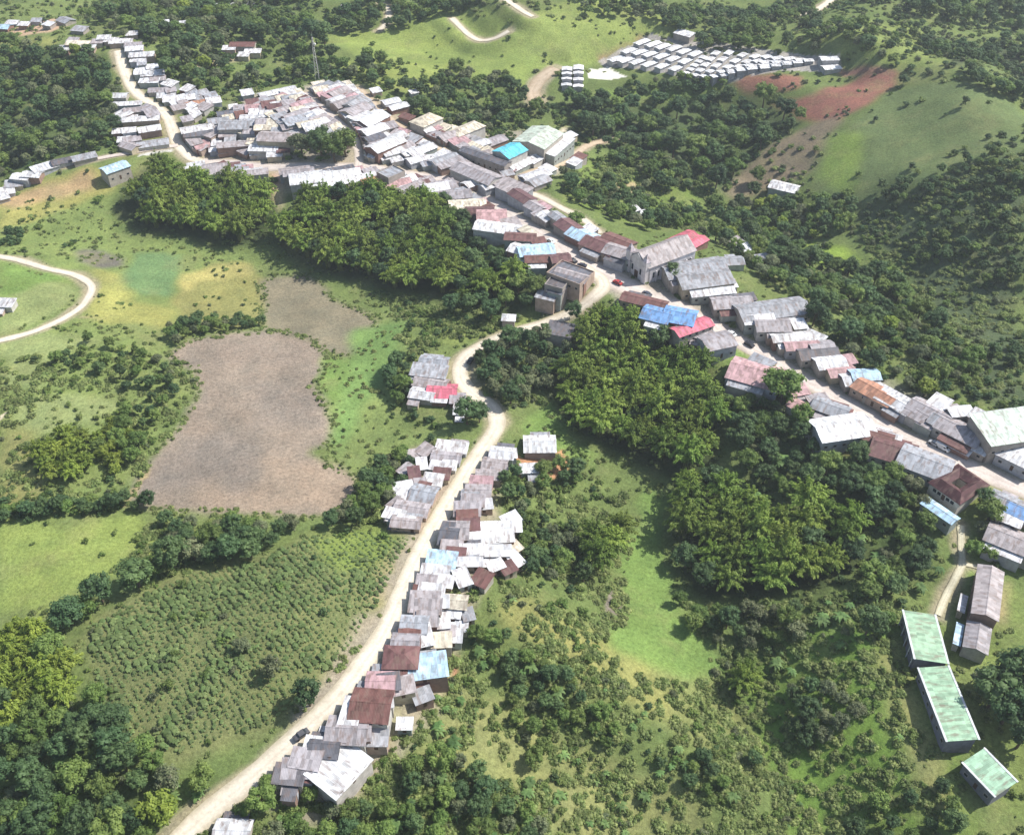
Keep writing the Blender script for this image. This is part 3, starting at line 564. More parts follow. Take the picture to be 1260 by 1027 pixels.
def block(place, frm, key, d, items, group, typ=None, h=3.0, noun='house', extra=True):
    """items: px,py,L,W,colour[,type[,height]] with px,py the middle of the roof in the photograph"""
    for it in items.split(';'):
        f = it.strip().split(',')
        if len(f) < 5: continue
        px, py, L, W = map(float, f[:4]); col = f[4]; ty = f[5] if len(f) > 5 and f[5] else (typ or ('s' if L * W < 45 or random.random() < .22 else 'g'))
        far_town = group in (G3, G4); hh = float(f[6]) * .8 if len(f) > 6 else h * (.62 if far_town else .80) * random.uniform(.85, 1.12)
        if far_town: W *= 1.28; L *= 1.06
        elif group == G1: W *= .94; L *= .90; hh *= .84
        else: W *= 1.06
        dd = (float(f[7]), float(f[8])) if len(f) > 8 else d
        x, y = at(px, py, hh + .5)
        # keep clear of the carriageways
        ang = seg_ang(px, py, *dd) + (random.uniform(-.06, .06) if len(f) < 9 else 0)
        x, y = clear_road(x, y, L, W, ang)
        st = max(1, int(hh / 2.8))
        r = make_house(x, y, L, W, ang, hh, col, ty, noun.replace(' ', '_'), detail=(1 if py > 600 or L >= 12 and py > 300 else 0), storeys=st, extra=extra and py > 300)
        if L * W < 40 and noun == 'house': noun_ = 'shed'; r.name = 'small_house'  # small houses, set apart from the others by floor area alone
        else: noun_ = noun
        HOUSES.append([r, RW[col], group, frm, place, key, px, py, noun_])
G1 = 'houses along the lower ridge road'; G2 = 'houses along the main street'; G3 = 'houses packed in the town centre'; G4 = 'houses along the north road'
HH = (1, .10)
block('beside the road bend', 'from the top', 1, (1, .05), '534,444,12,6.5,g;528,457,15,7,g;530,470,14,6.5,m;550,478,12,8.5,R;520,484,10,6.5,w;541,489,6,5,w;563,490,6,5,m;571,503,8,6,w', G1)
block('on lower road\'s field side', 'going downhill', 1, HH, '556,549,12,5,w;554,562,11,5,m;539,573,6,4,w;556,573,5,4,w;544,583,6,5,r;533,590,7,5,w;521,608,9,8,g;498,612,6,5,w;513,627,12,6,m;485,634,7,4,w;498,641,6,4,w;516,645,10,5,m;484,638,4,3,w', G1)
block('on lower road\'s valley side', 'going downhill', 1, HH,
 '608,553,9,6,w;627,559,5,4,w;664,549,12,9,W,g;601,568,9,6,m;614,575,6,5,m;652,577,7,4,w;601,584,9,5,m;592,594,8,5,p;585,605,9,7,m;582,617,8,5,m;572,627,9,6,m;595,622,6,4,w;548,657,6,10,d;571,610,6,5,g;575,637,7,5,r;579,648,6,5,r;562,654,8,8,m;613,653,16,4.2,W,s;605,665,15,4.5,W,s;608,680,11,4,w;581,678,8,4,w;561,681,6,4,r;578,692,8,3,w;556,672,7,4,m;535,688,9.5,6.5,B,s;532,704,9,5.5,w;544,714,7,4,w;517,717,6,6,m;508,726,4,4,r;531,725,8,4,w;512,739,9,7,m;527,747,8,5,m;540,741,6,4,w;557,741,9,5,c;509,768,8,6,g;526,763,6,5,m;546,768,3.5,3,w;556,773,4,3,w;568,771,3.5,3,w;485,785,8,6,m;504,787,6,6,r;519,786,6,7,w;539,792,8,4.5,c;558,783,5,4,w;551,777,4,3,m;483,804,10,7.5,r,h;502,804,6,5,m;522,829,13.5,7.5,B,s;517,842,5,3,r;463,837,8,7,p;479,842,6,5,d;495,849,7,5,m;446,861,11,10,r;422,868,5,8,w;455,882,9,5,m;472,866,5,4,w;423,895,11,8,m;439,903,8,6,m;464,910,6,5,g;498,891,4,3,w;398,915,8,7,d;383,909,5,3,w;372,929,8,5,m;347,942,8,5,d;366,946,8,5,m;286,1023,9,6,w', G1)
UL = (1, -.12)
block('on main street\'s bamboo side', 'from the west', 0, UL, '565,239,11,8,m;587,229,10,7,m;580,251,17,8,c;590,263,13,8,r;606,269,13,11,p;616,286,22,8,W;640,295,13,6,r;667,304,15,8,B;643,313,11,7,w;668,318,15,6,r;690,316,8,6,r;655,328,5,3,w', G2, h=4)
block('below the plaza street', 'from the west', 0, (1,.45), '702,338,16,11,d,f,4.5;712,353,14,7,m,g,4', G2)
block('in tall grey group above lower road', 'from the top', 1, (1,.3), '686,353,8,8,d,f,6.5;676,370,8,7,g,s,4.5;694,370,6,8,d,s,5', G2, extra=False)
block('at lower road\'s edge', 'from the west', 0, (1,.1), '687,402,10,7,d;626,391,5,4,w,h,3', G2, extra=False)
block('on main street\'s church side', 'from the west', 0, (1,.40), '598,225,11,7,m;616,240,16,9,m;629,249,13,7,r;642,261,9,7,m;655,272,8,6,w;667,256,8,5,p;692,272,15,5,g;682,283,11,8,r;709,291,12,9,B,g,4,1,.4;725,282,6,5,w;736,303,16,10,r,g,4.5;760,297,14,9,r;763,312,14,9,m,g,5', G2, h=4)
block('behind the church', 'from the west', 0, (1,-.12), '839,296,14,6,R;857,299,10,5,R;854,329,26,11,g,g,6;856,351,22,12,g,g,6;889,348,10,7,w;', G2)
block('on main street\'s upper side past church', 'from church', 0, (1,-.10), '864,368,18,6,w;889,380,16,9,m;950,379,28,11,g,g,5;917,366,8,4,d;927,395,12,8,w;942,406,13,9,m;968,389,9,3,w;983,399,5,5,w;970,418,16,5.5,w;983,427,13,6,p;1011,426,9,6,m;996,440,15,8,d;1016,449,11,7,w;1026,462,10,6,p;1049,468,10,7,w;1064,461,10,6,B', G2, h=4)
ST = (1, .50)
block('on main street\'s upper side near red roof', 'going downhill', 0, ST, '1070,487,15,8,o,g,4;1098,492,10,7,w;1106,497,10,7,w;1129,509,7,7,m;1144,508,14,8,m;1156,496,6,6,w;1163,521,9,8,g;1182,530,15,9,m;1209,515,8,5,w;1191,546,13,4,w;1234,538,20,13,L,s,6,1,-.25;1252,566,12,8,w;1262,545,9,6,w', G2, h=4)
block('on main street\'s grove side', 'going downhill', 0, (1,.30), '793,370,18,6,r;808,391,11,9,b,g,6;836,392,12,10,b,g,6;856,399,16,6,R,g,7,1,-.3;861,411,7,6,m;888,415,12,9,m,g,6,1,-.2;944,450,19,13,p,g,4;963,463,10,6,r;1041,498,9,6,r;1028,497,12,7,g;1064,498,9,5,m;1053,514,20,11,W,g,5,1,-.15;1092,526,10,7,r;1067,532,5,4,w;1097,535,8,4,w;1110,544,14,11,r;1143,563,16,11,g', G2, h=4)
block('at photo\'s east edge below main street', 'from the top', 1, (1,.45), '1242,618,11,6,g;1256,627,8,7,b;1242,639,7,4,w;1247,668,16,9,m', G2)
CC = (1, -.18)
block('in town\'s north-west quarter', 'from the west', 0, CC, '304,114,6,5,w;341,112,20,5,w;355,115,7,6,w;263,124,7,5,w;240,126,10,5,o;224,121,8,5,w;287,131,4,3,w;300,134,10,5,m;281,139,11,5,d;314,139,6,5,w;311,146,12,6,w;326,141,5,5,w;269,149,10,6,g;290,157,15,9,g;309,153,8,5,g;241,160,16,6,w;240,168,14,5,d;224,167,5,5,g;329,159,12,5,c;339,152,8,5,c;343,174,18,9,m', G3, h=3.4)
block('south of the pink earth plaza', 'from the west', 0, CC, '303,180,8,4,w;289,185,18,5,m;326,186,14,6,w;313,191,6,4,w;336,193,7,4,w;287,196,18,7,m;320,202,16,5,m;294,209,9,6,g;311,209,10,5,w;262,210,8,5,w;263,203,8,6,d;246,200,8,6,w;234,210,5,4,w;296,218,4,4,w;371,199,14,5,m;371,208,14,6,m;384,221,20,9,W;394,214,8,6,g', G3, h=3.4)
CB = (1, -.38)
block('west of the cross street', 'from the west', 0, CB, '373,127,12,6,p;353,134,12,6,m;364,141,14,5,m;370,149,16,6,g;389,140,10,6,w;380,153,12,5,c;389,158,12,6,w;384,133,9,4,w;357,156,9,6,m;400,146,10,6,m;394,152,9,5,w;407,153,8,6,m;345,145,8,5,g;398,137,8,5,w', G3, h=3.6)
block('east of the cross street', 'from the west', 0, CB, '395,119,14,6,p;416,113,12,6,m;415,107,8,4,w;413,128,13,7,m;424,138,14,9,m;438,127,13,9,g;441,143,12,6,w;459,146,16,9,W;444,150,10,6,m;446,161,13,7,w;405,124,9,5,w;430,120,9,5,p', G3, h=4.5)
block('along town\'s wooded north edge', 'from the west', 0, CC, '441,113,5,3,w;456,112,5,4,w;450,117,4,3,w;469,126,9,5,w;477,133,10,5,w;509,113,4,3,w;512,153,14,8,c,h,5;521,162,5,4,w;541,173,12,6,m;555,180,9,6,p;546,188,12,3,w;574,162,18,7,c,h,5;567,171,9,5,m;549,171,9,5,m;591,178,9,5,w;608,175,12,6,m;700,170,8,4,w', G3, h=3.6)
block('between upper street and main street', 'from the west', 0, CB, '453,170,10,6,d;471,177,14,8,m;487,168,10,6,w;470,166,6,4,w;497,180,9,6,m;519,184,15,6,w;482,187,10,6,w;511,196,9,6,w;504,188,8,5,w;465,184,10,5,g;465,197,18,8,W,g,5;486,202,10,7,g,f,7;474,205,7,4,w;517,210,18,6,m;540,211,14,6,g;553,206,10,5,g;573,194,6,4,w;579,200,8,5,m;600,206,14,5,w;604,214,16,5,w;614,222,12,5,w;640,216,14,6,w;640,225,10,6,g;653,204,18,5,w;673,208,6,5,w;659,216,11,6,w;710,194,8,4,r;707,200,7,4,w;661,198,7,4,w;552,211,14,6,m;576,219,24,9,m,g,5,1,.45', G3, h=4)
block('in row above the west bamboo', 'from the west', 0, CC, '391,215,11,6,w;418,210,14,5,d;424,221,16,9,W;396,227,14,6,w;448,217,10,6,w;465,221,16,8,o;486,226,14,7,p;500,220,9,6,w;502,229,8,5,w;517,225,8,6,r;526,224,7,6,m;535,230,12,7,w;546,223,9,5,w;555,225,10,7,m;547,236,9,5,w;470,232,9,5,c;440,228,8,5,m;411,231,9,5,w;372,226,9,5,w', G3, h=4)
block('beside the north road', 'from the far end', 1, (1, -.1), '128,47,7,4,w;120,52,6,4,m;156,52,6,4,w;168,60,7,4,m;170,75,8,4,w;187,82,6,4,w;172,92,8,4,w;194,97,8,4,m;108,60,8,4,w;90,50,6,4,m;60,30,6,4,w;45,26,6,4,g;30,30,6,4,w;146,118,9,5,w;157,127,14,4,w;175,132,13,5,m;157,146,9,4,w;183,143,18,5,w;188,176,15,6,g;175,67,13,6,w;178,85,9,4,w;188,90,12,5,w;183,101,10,4,w;145,53,9,4,w;152,58,9,4,m;162,62,9,4,w;137,50,7,4,w;193,113,12,5,m;200,119,9,4,w;216,122,16,6,w;96,55,13,4,c;79,61,7,4,w;162,41,6,4,w;153,173,6,4,w', G4)
block('along the valley rim at photo\'s west edge', 'from the west', 0, (1,-.35), '2,243,6,4,w;8,236,7,5,w;18,228,8,5,g;29,222,9,5,w;41,216,9,5,w;56,207,12,5,w;76,199,9,5,d;104,194,11,4,g', G4)
block('on the far hillside', 'from the west', 0, (1,.05), '4,33,9,6,B;15,28,7,4,w;81,25,9,6,g;98,36,8,5,g;188,32,7,4,w;198,30,9,4,w;213,31,6,4,w;225,29,6,3,w;264,8,10,4,w;290,8,8,4,w;307,6,6,4,w;282,60,7,4,w;299,56,14,6,r;311,64,9,4,w;300,68,6,4,w;425,9,6,4,w;842,43,11,5,W,s,3,1,.4;3,373,9,4,w;964,235,13,7,w', G4)
block('under the east wood', 'from the west', 0, (1,.1), '905,300,6,4,m;900,322,9,5,g;941,320,7,4,g;918,308,6,4,w;775,262,8,4,w;790,264,4,3,W', G4)

# the many small roofs wedged between the measured ones
def filler(polypx, n, size, cols, seed, hgt=3.4, minpy=0):
    r = random.Random(seed); xs = [p[0] for p in polypx]; ys = [p[1] for p in polypx]; got = 0
    base_ = [h_ for h_ in HOUSES]
    for _ in range(n * 40):
        if got >= n: break
        px, py = r.uniform(min(xs), max(xs)), r.uniform(min(ys), max(ys))
        if not bool(inside(np.array(px), np.array(py), polypx)): continue
        if any(abs(px - a) < 22 and abs(py - b) < 16 for a, b in KEEP): continue
        L, W = r.uniform(*size), r.uniform(3.4, 6.2); x, y = at(px, py, 2.5); rr = math.hypot(L, W) / 2
        if any(math.hypot(x - a, y - b) < (.50 if seed in (1, 2) else .60) * (c + rr) for a, b, c in FOOT): continue
        nb = min(base_, key=lambda h_: (h_[6] - px) ** 2 + (2 * (h_[7] - py)) ** 2); ddd = (1, -.2) if r.random() < .6 else (1, .5)
        x2, y2 = clear_road(x, y, L, W, seg_ang(px, py, *ddd))
        if math.hypot(x2 - x, y2 - y) > 3: continue
        block(nb[4], nb[3], nb[5], ddd, f'{px:.0f},{py:.0f},{L:.1f},{W:.1f},{r.choice(cols)}', nb[2], h=hgt); got += 1
    return got
KEEP = [(372,190),(396,192),(425,190),(412,198),(660,172),(628,186)]
TP = [(228,176),(262,150),(300,130),(335,118),(385,104),(430,102),(460,120),(500,150),(560,160),(640,205),(655,215),(640,238),(600,256),(540,234),(400,234),(372,214),(345,200),(300,212),(240,205)]
n1 = filler(TP, 150, (4.5, 8), 'mwwgmccrpmwg', 1)
n2 = filler([(150,60),(170,60),(195,80),(215,130),(230,150),(262,130),(262,118),(200,100)], 16, (4, 8), 'mwwg', 2) + filler([(150,110),(190,125),(215,160),(200,182),(150,180),(140,120)], 8, (6, 11), 'mwwg', 2)
n7 = filler([(560,235),(680,300),(660,322),(560,250)], 6, (5, 8), 'mrwc', 7) + filler([(900,425),(960,440),(1040,490),(1150,555),(1120,575),(1020,525),(930,465)], 9, (5, 9), 'mwgrp', 8)
n3 = filler([(600,235),(660,262),(720,290),(770,300),(770,318),(700,290),(640,262),(600,250)], 10, (5, 9), 'mrwgc', 3)
n4 = filler([(865,362),(960,372),(1010,420),(1110,485),(1210,510),(1200,545),(1060,475),(930,405)], 16, (5, 9), 'mwwgp', 4)
n5 = filler([(596,590),(640,640),(640,690),(580,760),(572,820),(520,880),(500,850),(540,760),(560,700)], 9, (3.2, 6.5), 'mwwgcr', 5)
n6 = filler([(500,560),(560,545),(540,600),(500,645),(480,640)], 8, (3.5, 7), 'mwwr', 6)

# roofs measured corner by corner
def quad_house(pts, h, col, typ, label, cat, name='building', wall=None, group=None, detail=1, slope=None, storeys=1):
    P = [at(px, py, h + .3) for px, py in pts]; P = np.array(P); c = P.mean(0)
    u = (P[1] - P[0] + P[2] - P[3]) / 2; v = (P[3] - P[0] + P[2] - P[1]) / 2; Lu, Lv = np.hypot(*u), np.hypot(*v)
    if Lu >= Lv: L, W, ang = Lu, Lv, math.atan2(u[1], u[0])
    else: L, W, ang = Lv, Lu, math.atan2(v[1], v[0])
    print(name, label[:30], round(L, 1), round(W, 1))
    if math.cos(ang) < 0: ang += math.pi
    r = make_house(c[0], c[1], L - .9, W - .9, ang, h, col, typ, name, wall=wall, detail=detail, slope=slope, extra=False, storeys=storeys)
    if name == 'school_block':
        zr = max(v.co.z for v in [c_ for c_ in r.children if c_.name.startswith('roof')][0].data.vertices)
        for s_ in (-1, 1):
            z_ = zr if s_ > 0 else zr - slope * (W - .9 + .9); y_ = s_ * ((W - .9) / 2 + .45)
            mb = MB(); mb.box(-L / 2 - .1, L / 2 + .1, y_ - .28, y_ + .28, z_ - .16, z_ + .06); e_ = link('gutter', mb.mesh('gutter', M['wall']), r); e_.color = (.62,.64,.66,1)
        for k in range(int(L / 3)):
            mb = MB(); x_ = -L / 2 + 1.2 + k * (L - 2.4) / max(1, int(L / 3) - 1); mb.box(x_ - .12, x_ + .12, W / 2 - .1, W / 2 + .12, 0, zr - .6); p_ = link('post', mb.mesh('post', M['wall']), r); p_.color = (.6,.6,.6,1)
    tag(r, label, cat, group); return r
SG = 'green-roofed school blocks'
sw = (.22,.215,.25)
quad_house([(1110,755),(1150,755),(1163,815),(1127,817)], 4.6, 'G', 's', 'upper green-roofed school block at the end of the concrete path', 'school block', 'school_block', sw, SG, 2, .10)
quad_house([(1130,822),(1165,821),(1200,914),(1164,917)], 4.6, 'G', 's', 'longest green-roofed school block, middle of the three stepped blocks', 'school block', 'school_block', sw, SG, 2, .10)
quad_house([(1181,933),(1213,926),(1251,969),(1221,979)], 4.6, 'G', 's', 'lowest green-roofed school block, standing askew at the slope foot', 'school block', 'school_block', sw, SG, 2, .10)
quad_house([(1201,701),(1238,696),(1222,766),(1196,764)], 4.5, 'm', 'g', 'long grey gabled hall beside the concrete path above the school', 'hall', 'long_hall', None, None, 2)
quad_house([(1190,767),(1221,768),(1215,803),(1184,800)], 4.2, 'm', 'g', 'shorter grey hall adjoining the lower end of the long hall', 'hall', 'long_hall', None, None, 1)
quad_house([(1177,766),(1187,767),(1182,794),(1172,793)], 3, 'B', 's', 'narrow pale blue lean shed beside the shorter grey hall', 'shed', 'shed')
quad_house([(1182,730),(1192,732),(1187,754),(1177,752)], 3, 'w', 's', 'narrow white-roofed shed between the path and long grey hall', 'shed', 'shed')
quad_house([(419,908),(463,941),(423,994),(368,964)], 1.6, 'W', 's', 'large white-roofed warehouse at the foot of the lower road', 'warehouse', 'warehouse', (.50,.46,.42), None, 1, .05)
quad_house([(1141,612),(1182,637),(1168,655),(1133,618)], 3.5, 'B', 'g', 'long narrow pale blue shed below the courtyard building', 'shed', 'long_shed')
quad_house([(560,184),(578,180),(631,200),(621,205)], 5, 'd', 'g', 'long dark grey roof beside the turquoise market hall', 'hall', 'long_hall')
quad_house([(603,186),(628,177),(651,185),(628,196)], 7, 'T', 'g', 'turquoise-roofed market hall in the town centre', 'hall', 'market_hall')
quad_house([(634,172),(658,161),(691,175),(666,187)], 8, 'L', 'g', 'large pale mint sports hall roof behind the turquoise roof', 'hall', 'sports_hall', None, None, 1, .22)
quad_house([(668,187),(699,176),(697,183),(677,194)], 5, 'w', 's', 'white sloping annex roof beside the pale mint sports hall', 'hall', 'annex_hall')
quad_house([(123,207),(153,196),(160,208),(131,222)], 5, 'B', 'g', 'lone pale blue metal barn beside the bare field above bamboo', 'barn', 'barn')

# church: nave, facade tower
def church():
    a = at(786, 322, 7); b = at(843, 303, 7); c = (a + b) / 2; ang = math.atan2(b[1] - a[1], b[0] - a[0]); L = float(np.hypot(*(b - a))); print('church', L)
    r = make_house(c[0], c[1], L, 13, ang, 7, 'm', 'g', 'church', wall=(.60,.58,.60), detail=0, slope=.62, extra=False)
    tag(r, 'grey gabled church with twin pinnacles facing the plaza street', 'church')
    zt = 7.5
    for s in (-1, 1):
        mb = MB(); x0 = -L / 2 - 1.6
        mb.box(x0, x0 + 2.6, s * 5.2 - 1.3, s * 5.2 + 1.3, 0, zt + 4); w = link('tower', mb.mesh('tower', M['wall']), r); w.color = (.66,.62,.62,1)
        mb = MB(); cx, cy = x0 + 1.3, s * 5.2; z = zt + 4.003
        mb.add([(cx-1.45,cy-1.45,z),(cx+1.45,cy-1.45,z),(cx+1.45,cy+1.45,z),(cx-1.45,cy+1.45,z),(cx,cy,z+3.6)], [(0,1,4),(1,2,4),(2,3,4),(3,0,4),(3,2,1,0)]); sp = link('spire', mb.mesh('spire', M['roof']), w); sp.color = (.62,.55,.58,1)
    mb = MB(); x0 = -L / 2 - .9
    mb.add([(x0,-3.85,0),(x0,3.85,0),(x0,3.85,zt+2.4),(x0,0,zt+5.4),(x0,-3.85,zt+2.4),(x0+.7,-3.85,0),(x0+.7,3.85,0),(x0+.7,3.85,zt+2.4),(x0+.7,0,zt+5.4),(x0+.7,-3.85,zt+2.4)],
           [(0,4,3,2,1),(5,6,7,8,9),(0,1,6,5),(1,2,7,6),(2,3,8,7),(3,4,9,8),(4,0,5,9)])
    f = link('facade', mb.mesh('facade', M['wall']), r); f.color = (.68,.64,.62,1)
    for yy, w_, h_, nm in ((0, 2.2, 3.6, 'door'), (-2.6, 1.0, 2.6, 'window'), (2.6, 1.0, 2.6, 'window')):
        mb = MB(); z0 = 1.2 if nm == 'door' else 4; mb.box(x0 - .08, x0 - .003, yy - w_/2, yy + w_/2, z0, z0 + h_); link(nm, mb.mesh(nm, M['door'] if nm == 'door' else M['glass']), r)
    for k in range(8):
        xx = -L / 2 + 3 + k * (L - 5) / 7.5; mb = MB(); mb.box(xx - .4, xx + .4, -6.5 - .06, -6.5 - .003, 3.2, 5.8); link('window', mb.mesh('window', M['glass']), r)
        mb = MB(); mb.box(xx + .9, xx + 1.4, -7.1, -6.503, 0, 6.2); p_ = link('buttress', mb.mesh('buttress', M['wall']), r); p_.color = (.60,.58,.60,1)
church()

# courtyard building: four hipped wings round a dark court
def courtyard():
    P = np.array([at(px, py, 3.8) for px, py in ((1181,567),(1218,598),(1179,627),(1139,598))]); c = P.mean(0)
    u = (P[1] - P[0] + P[2] - P[3]) / 2; v = (P[3] - P[0] + P[2] - P[1]) / 2; A, B = np.hypot(*u) / 2, np.hypot(*v) / 2; ang = math.atan2(u[1], u[0]); print('court', A, B)
    zb = min(float(H(*p)) for p in P) - .3; top = max(float(H(*p)) for p in P) - zb + 3.2
    r = empty('courtyard_building', (c[0], c[1], zb), ang); FOOT.append((c[0], c[1], A * 1.2)); tag(r, 'square maroon-roofed building round a dark open courtyard', 'building')
    k = .26; ia, ib = A * k, B * k; w = MB(); a, b = A - .6, B - .6; ja, jb = ia + .5, ib + .5
    for q in ((-a,a,-b,-jb),(-a,a,jb,b),(-a,-ja,-jb+.003,jb-.003),(ja,a,-jb+.003,jb-.003)): w.box(*q, 0, top)
    wo = link('walls', w.mesh('walls', M['wall']), r); wo.color = (.60,.55,.48,1)
    rm = MB(); z0, z1 = top + .05, top + 2.0; ra, rb = (A + ia) / 2, (B + ib) / 2
    ou = [(-A,-B,z0),(A,-B,z0),(A,B,z0),(-A,B,z0)]; ri = [(-ra,-rb,z1),(ra,-rb,z1),(ra,rb,z1),(-ra,rb,z1)]; inn = [(-ia,-ib,z0+.3),(ia,-ib,z0+.3),(ia,ib,z0+.3),(-ia,ib,z0+.3)]
    low = [(x, y, z - .15) for x, y, z in ou]; lin = [(x, y, z - .3) for x, y, z in inn]
    V = ou + ri + inn + low + lin; Fc = []
    for i in range(4):
        j = (i + 1) % 4; Fc += [(i, j, 4 + j, 4 + i), (4 + i, 4 + j, 8 + j, 8 + i), (12 + i, 12 + j, j, i), (8 + i, 8 + j, 16 + j, 16 + i), (16 + i, 16 + j, 12 + j, 12 + i)]
    rm.add(V, Fc); ro = link('roof', rm.mesh('roof', M['roof']), r); ro.color = (.095,.042,.045,1)
    for i, (x, y) in enumerate(((-.6, -1), (-.3, -1), (.3, -1), (.6, -1))):
        mb = MB(); mb.box(x*a-.6, x*a+.6, -b-.05, -b-.003, top-2.2, top-1); link('window', mb.mesh('window', M['glass']), r)
    mb = MB(); mb.box(-.6, .6, -b-.05, -b-.003, top-3.1, top-.9); link('door', mb.mesh('door', M['door']), r)
courtyard()

# the white terraces of the new housing scheme
TG = 'white terraces of the housing scheme'
def terrace(p, q, wpx, label):
    a = at(*p, 3); b = at(*q, 3); c = (a + b) / 2; L = float(np.hypot(*(b - a))); ang = math.atan2(b[1] - a[1], b[0] - a[0])
    r = make_house(c[0], c[1], L - 1.0, wpx, ang, 1.4, 'W', 'g', 'terrace_house', wall=(.42,.41,.42), detail=0, slope=.14, extra=False); tag(r, label, 'terrace', TG)
rowsA = [((750,76),(798,46)), ((762,77),(812,48)), ((776,79),(823,51)), ((791,82),(837,53)), ((808,84),(848,57)), ((825,87),(861,60))]
for sd_, x0_, x1_ in (('left', 697, 698), ('right', 711.5, 712)):
    for k in range(4):
        t0, t1 = k / 4 + .01, (k + 1) / 4 - .01; terrace((x0_ + (x1_ - x0_) * t0, 108 - 29 * t0), (x0_ + (x1_ - x0_) * t1, 108 - 29 * t1), 5.4, f'white terrace, {ordinal(k+1)} step up of the {sd_} stepped row standing apart')
segn = ['near', 'middle', 'far']
for i, (p, q) in enumerate(rowsA):
    for k in range(3):
        t0, t1 = k / 3 + .004, (k + 1) / 3 - .004; L_ = lambda t: (p[0] + (q[0] - p[0]) * t, p[1] + (q[1] - p[1]) * t)
        terrace(L_(t0), L_(t1), 4.5, f'white terrace, {segn[k]} part of the {ordinal(i+1)} long row from the pair below')
st = [(842,90),(852,95),(862,98),(874,98),(885,96),(894,91),(905,87),(918,84),(934,82),(948,79)]
en = [(868,66),(884,60),(901,59),(918,62),(934,64),(949,65),(964,67),(979,68),(992,70),(1002,71)]
for i, (p, q) in enumerate(zip(st, en)):
    n = 5 if i < 6 else 4
    for k in range(n):
        t0, t1 = k / n + .008, (k + 1) / n - .008; L_ = lambda t: (p[0] + (q[0] - p[0]) * t, p[1] + (q[1] - p[1]) * t)
        terrace(L_(t0), L_(t1), 3.6, f'white duplex, {ordinal(k+1)} from the front in {ordinal(i+1)} short row from west')
terrace((1008,76), (1032,71), 6, 'white duplex, upper of the last pair at the scheme\'s east end')
terrace((1012,84), (1034,79), 6, 'white duplex, lower of the last pair at the scheme\'s east end')

# labels of the row houses: count those of one colour along their row
from collections import defaultdict
by = defaultdict(list)
for hrec in HOUSES: by[(hrec[4], hrec[1], hrec[8])].append(hrec)
for (place, colw, nn_), L_ in by.items():
    L_.sort(key=lambda r_: r_[7] if r_[5] else r_[6])
    for n, r_ in enumerate(L_):
        w0 = f'{colw} roofed {nn_}'
        lab = f'only {w0} {place}' if len(L_) == 1 else f'{ordinal(n+1)} {w0} {r_[3]} {place}'
        tag(r_[0], lab, nn_, r_[2])
print('houses', len(HOUSES))

# lattice mast above the town
def mast():
    x, y = at(391, 99); z = float(H(x, y)); r = empty('radio_mast', (x, y, z)); tag(r, 'thin pale lattice radio mast rising above the town', 'mast')
    mb = MB(); hgt = 25
    for k in range(4):
        s = [(1,1),(-1,1),(-1,-1),(1,-1)][k]; mb.tube([(s[0]*1.1, s[1]*1.1, 0), (s[0]*.25, s[1]*.25, hgt)], [.07, .05], 5)
    for j in range(14):
        z0, z1 = j * hgt / 14, (j + 1) * hgt / 14; a0 = 1.1 - .85 * z0 / hgt; a1 = 1.1 - .85 * z1 / hgt
        for (s, t) in (((1,1),(-1,1)), ((-1,1),(-1,-1)), ((-1,-1),(1,-1)), ((1,-1),(1,1))): mb.tube([(s[0]*a0, s[1]*a0, z0), (t[0]*a1, t[1]*a1, z1)], [.035, .035], 4)
    link('lattice', mb.mesh('lattice', M['redwhite']), r)
    mb = MB(); mb.tube([(.9, -.2, hgt - 4), (.9, -.8, hgt - 4)], [.9, .7], 10); link('dish', mb.mesh('dish', M['stone']), r)
    mb = MB(); mb.tube([(0, 0, hgt), (0, 0, hgt + 3)], [.06, .03], 5); link('antenna', mb.mesh('antenna', M['metal']), r)
mast()

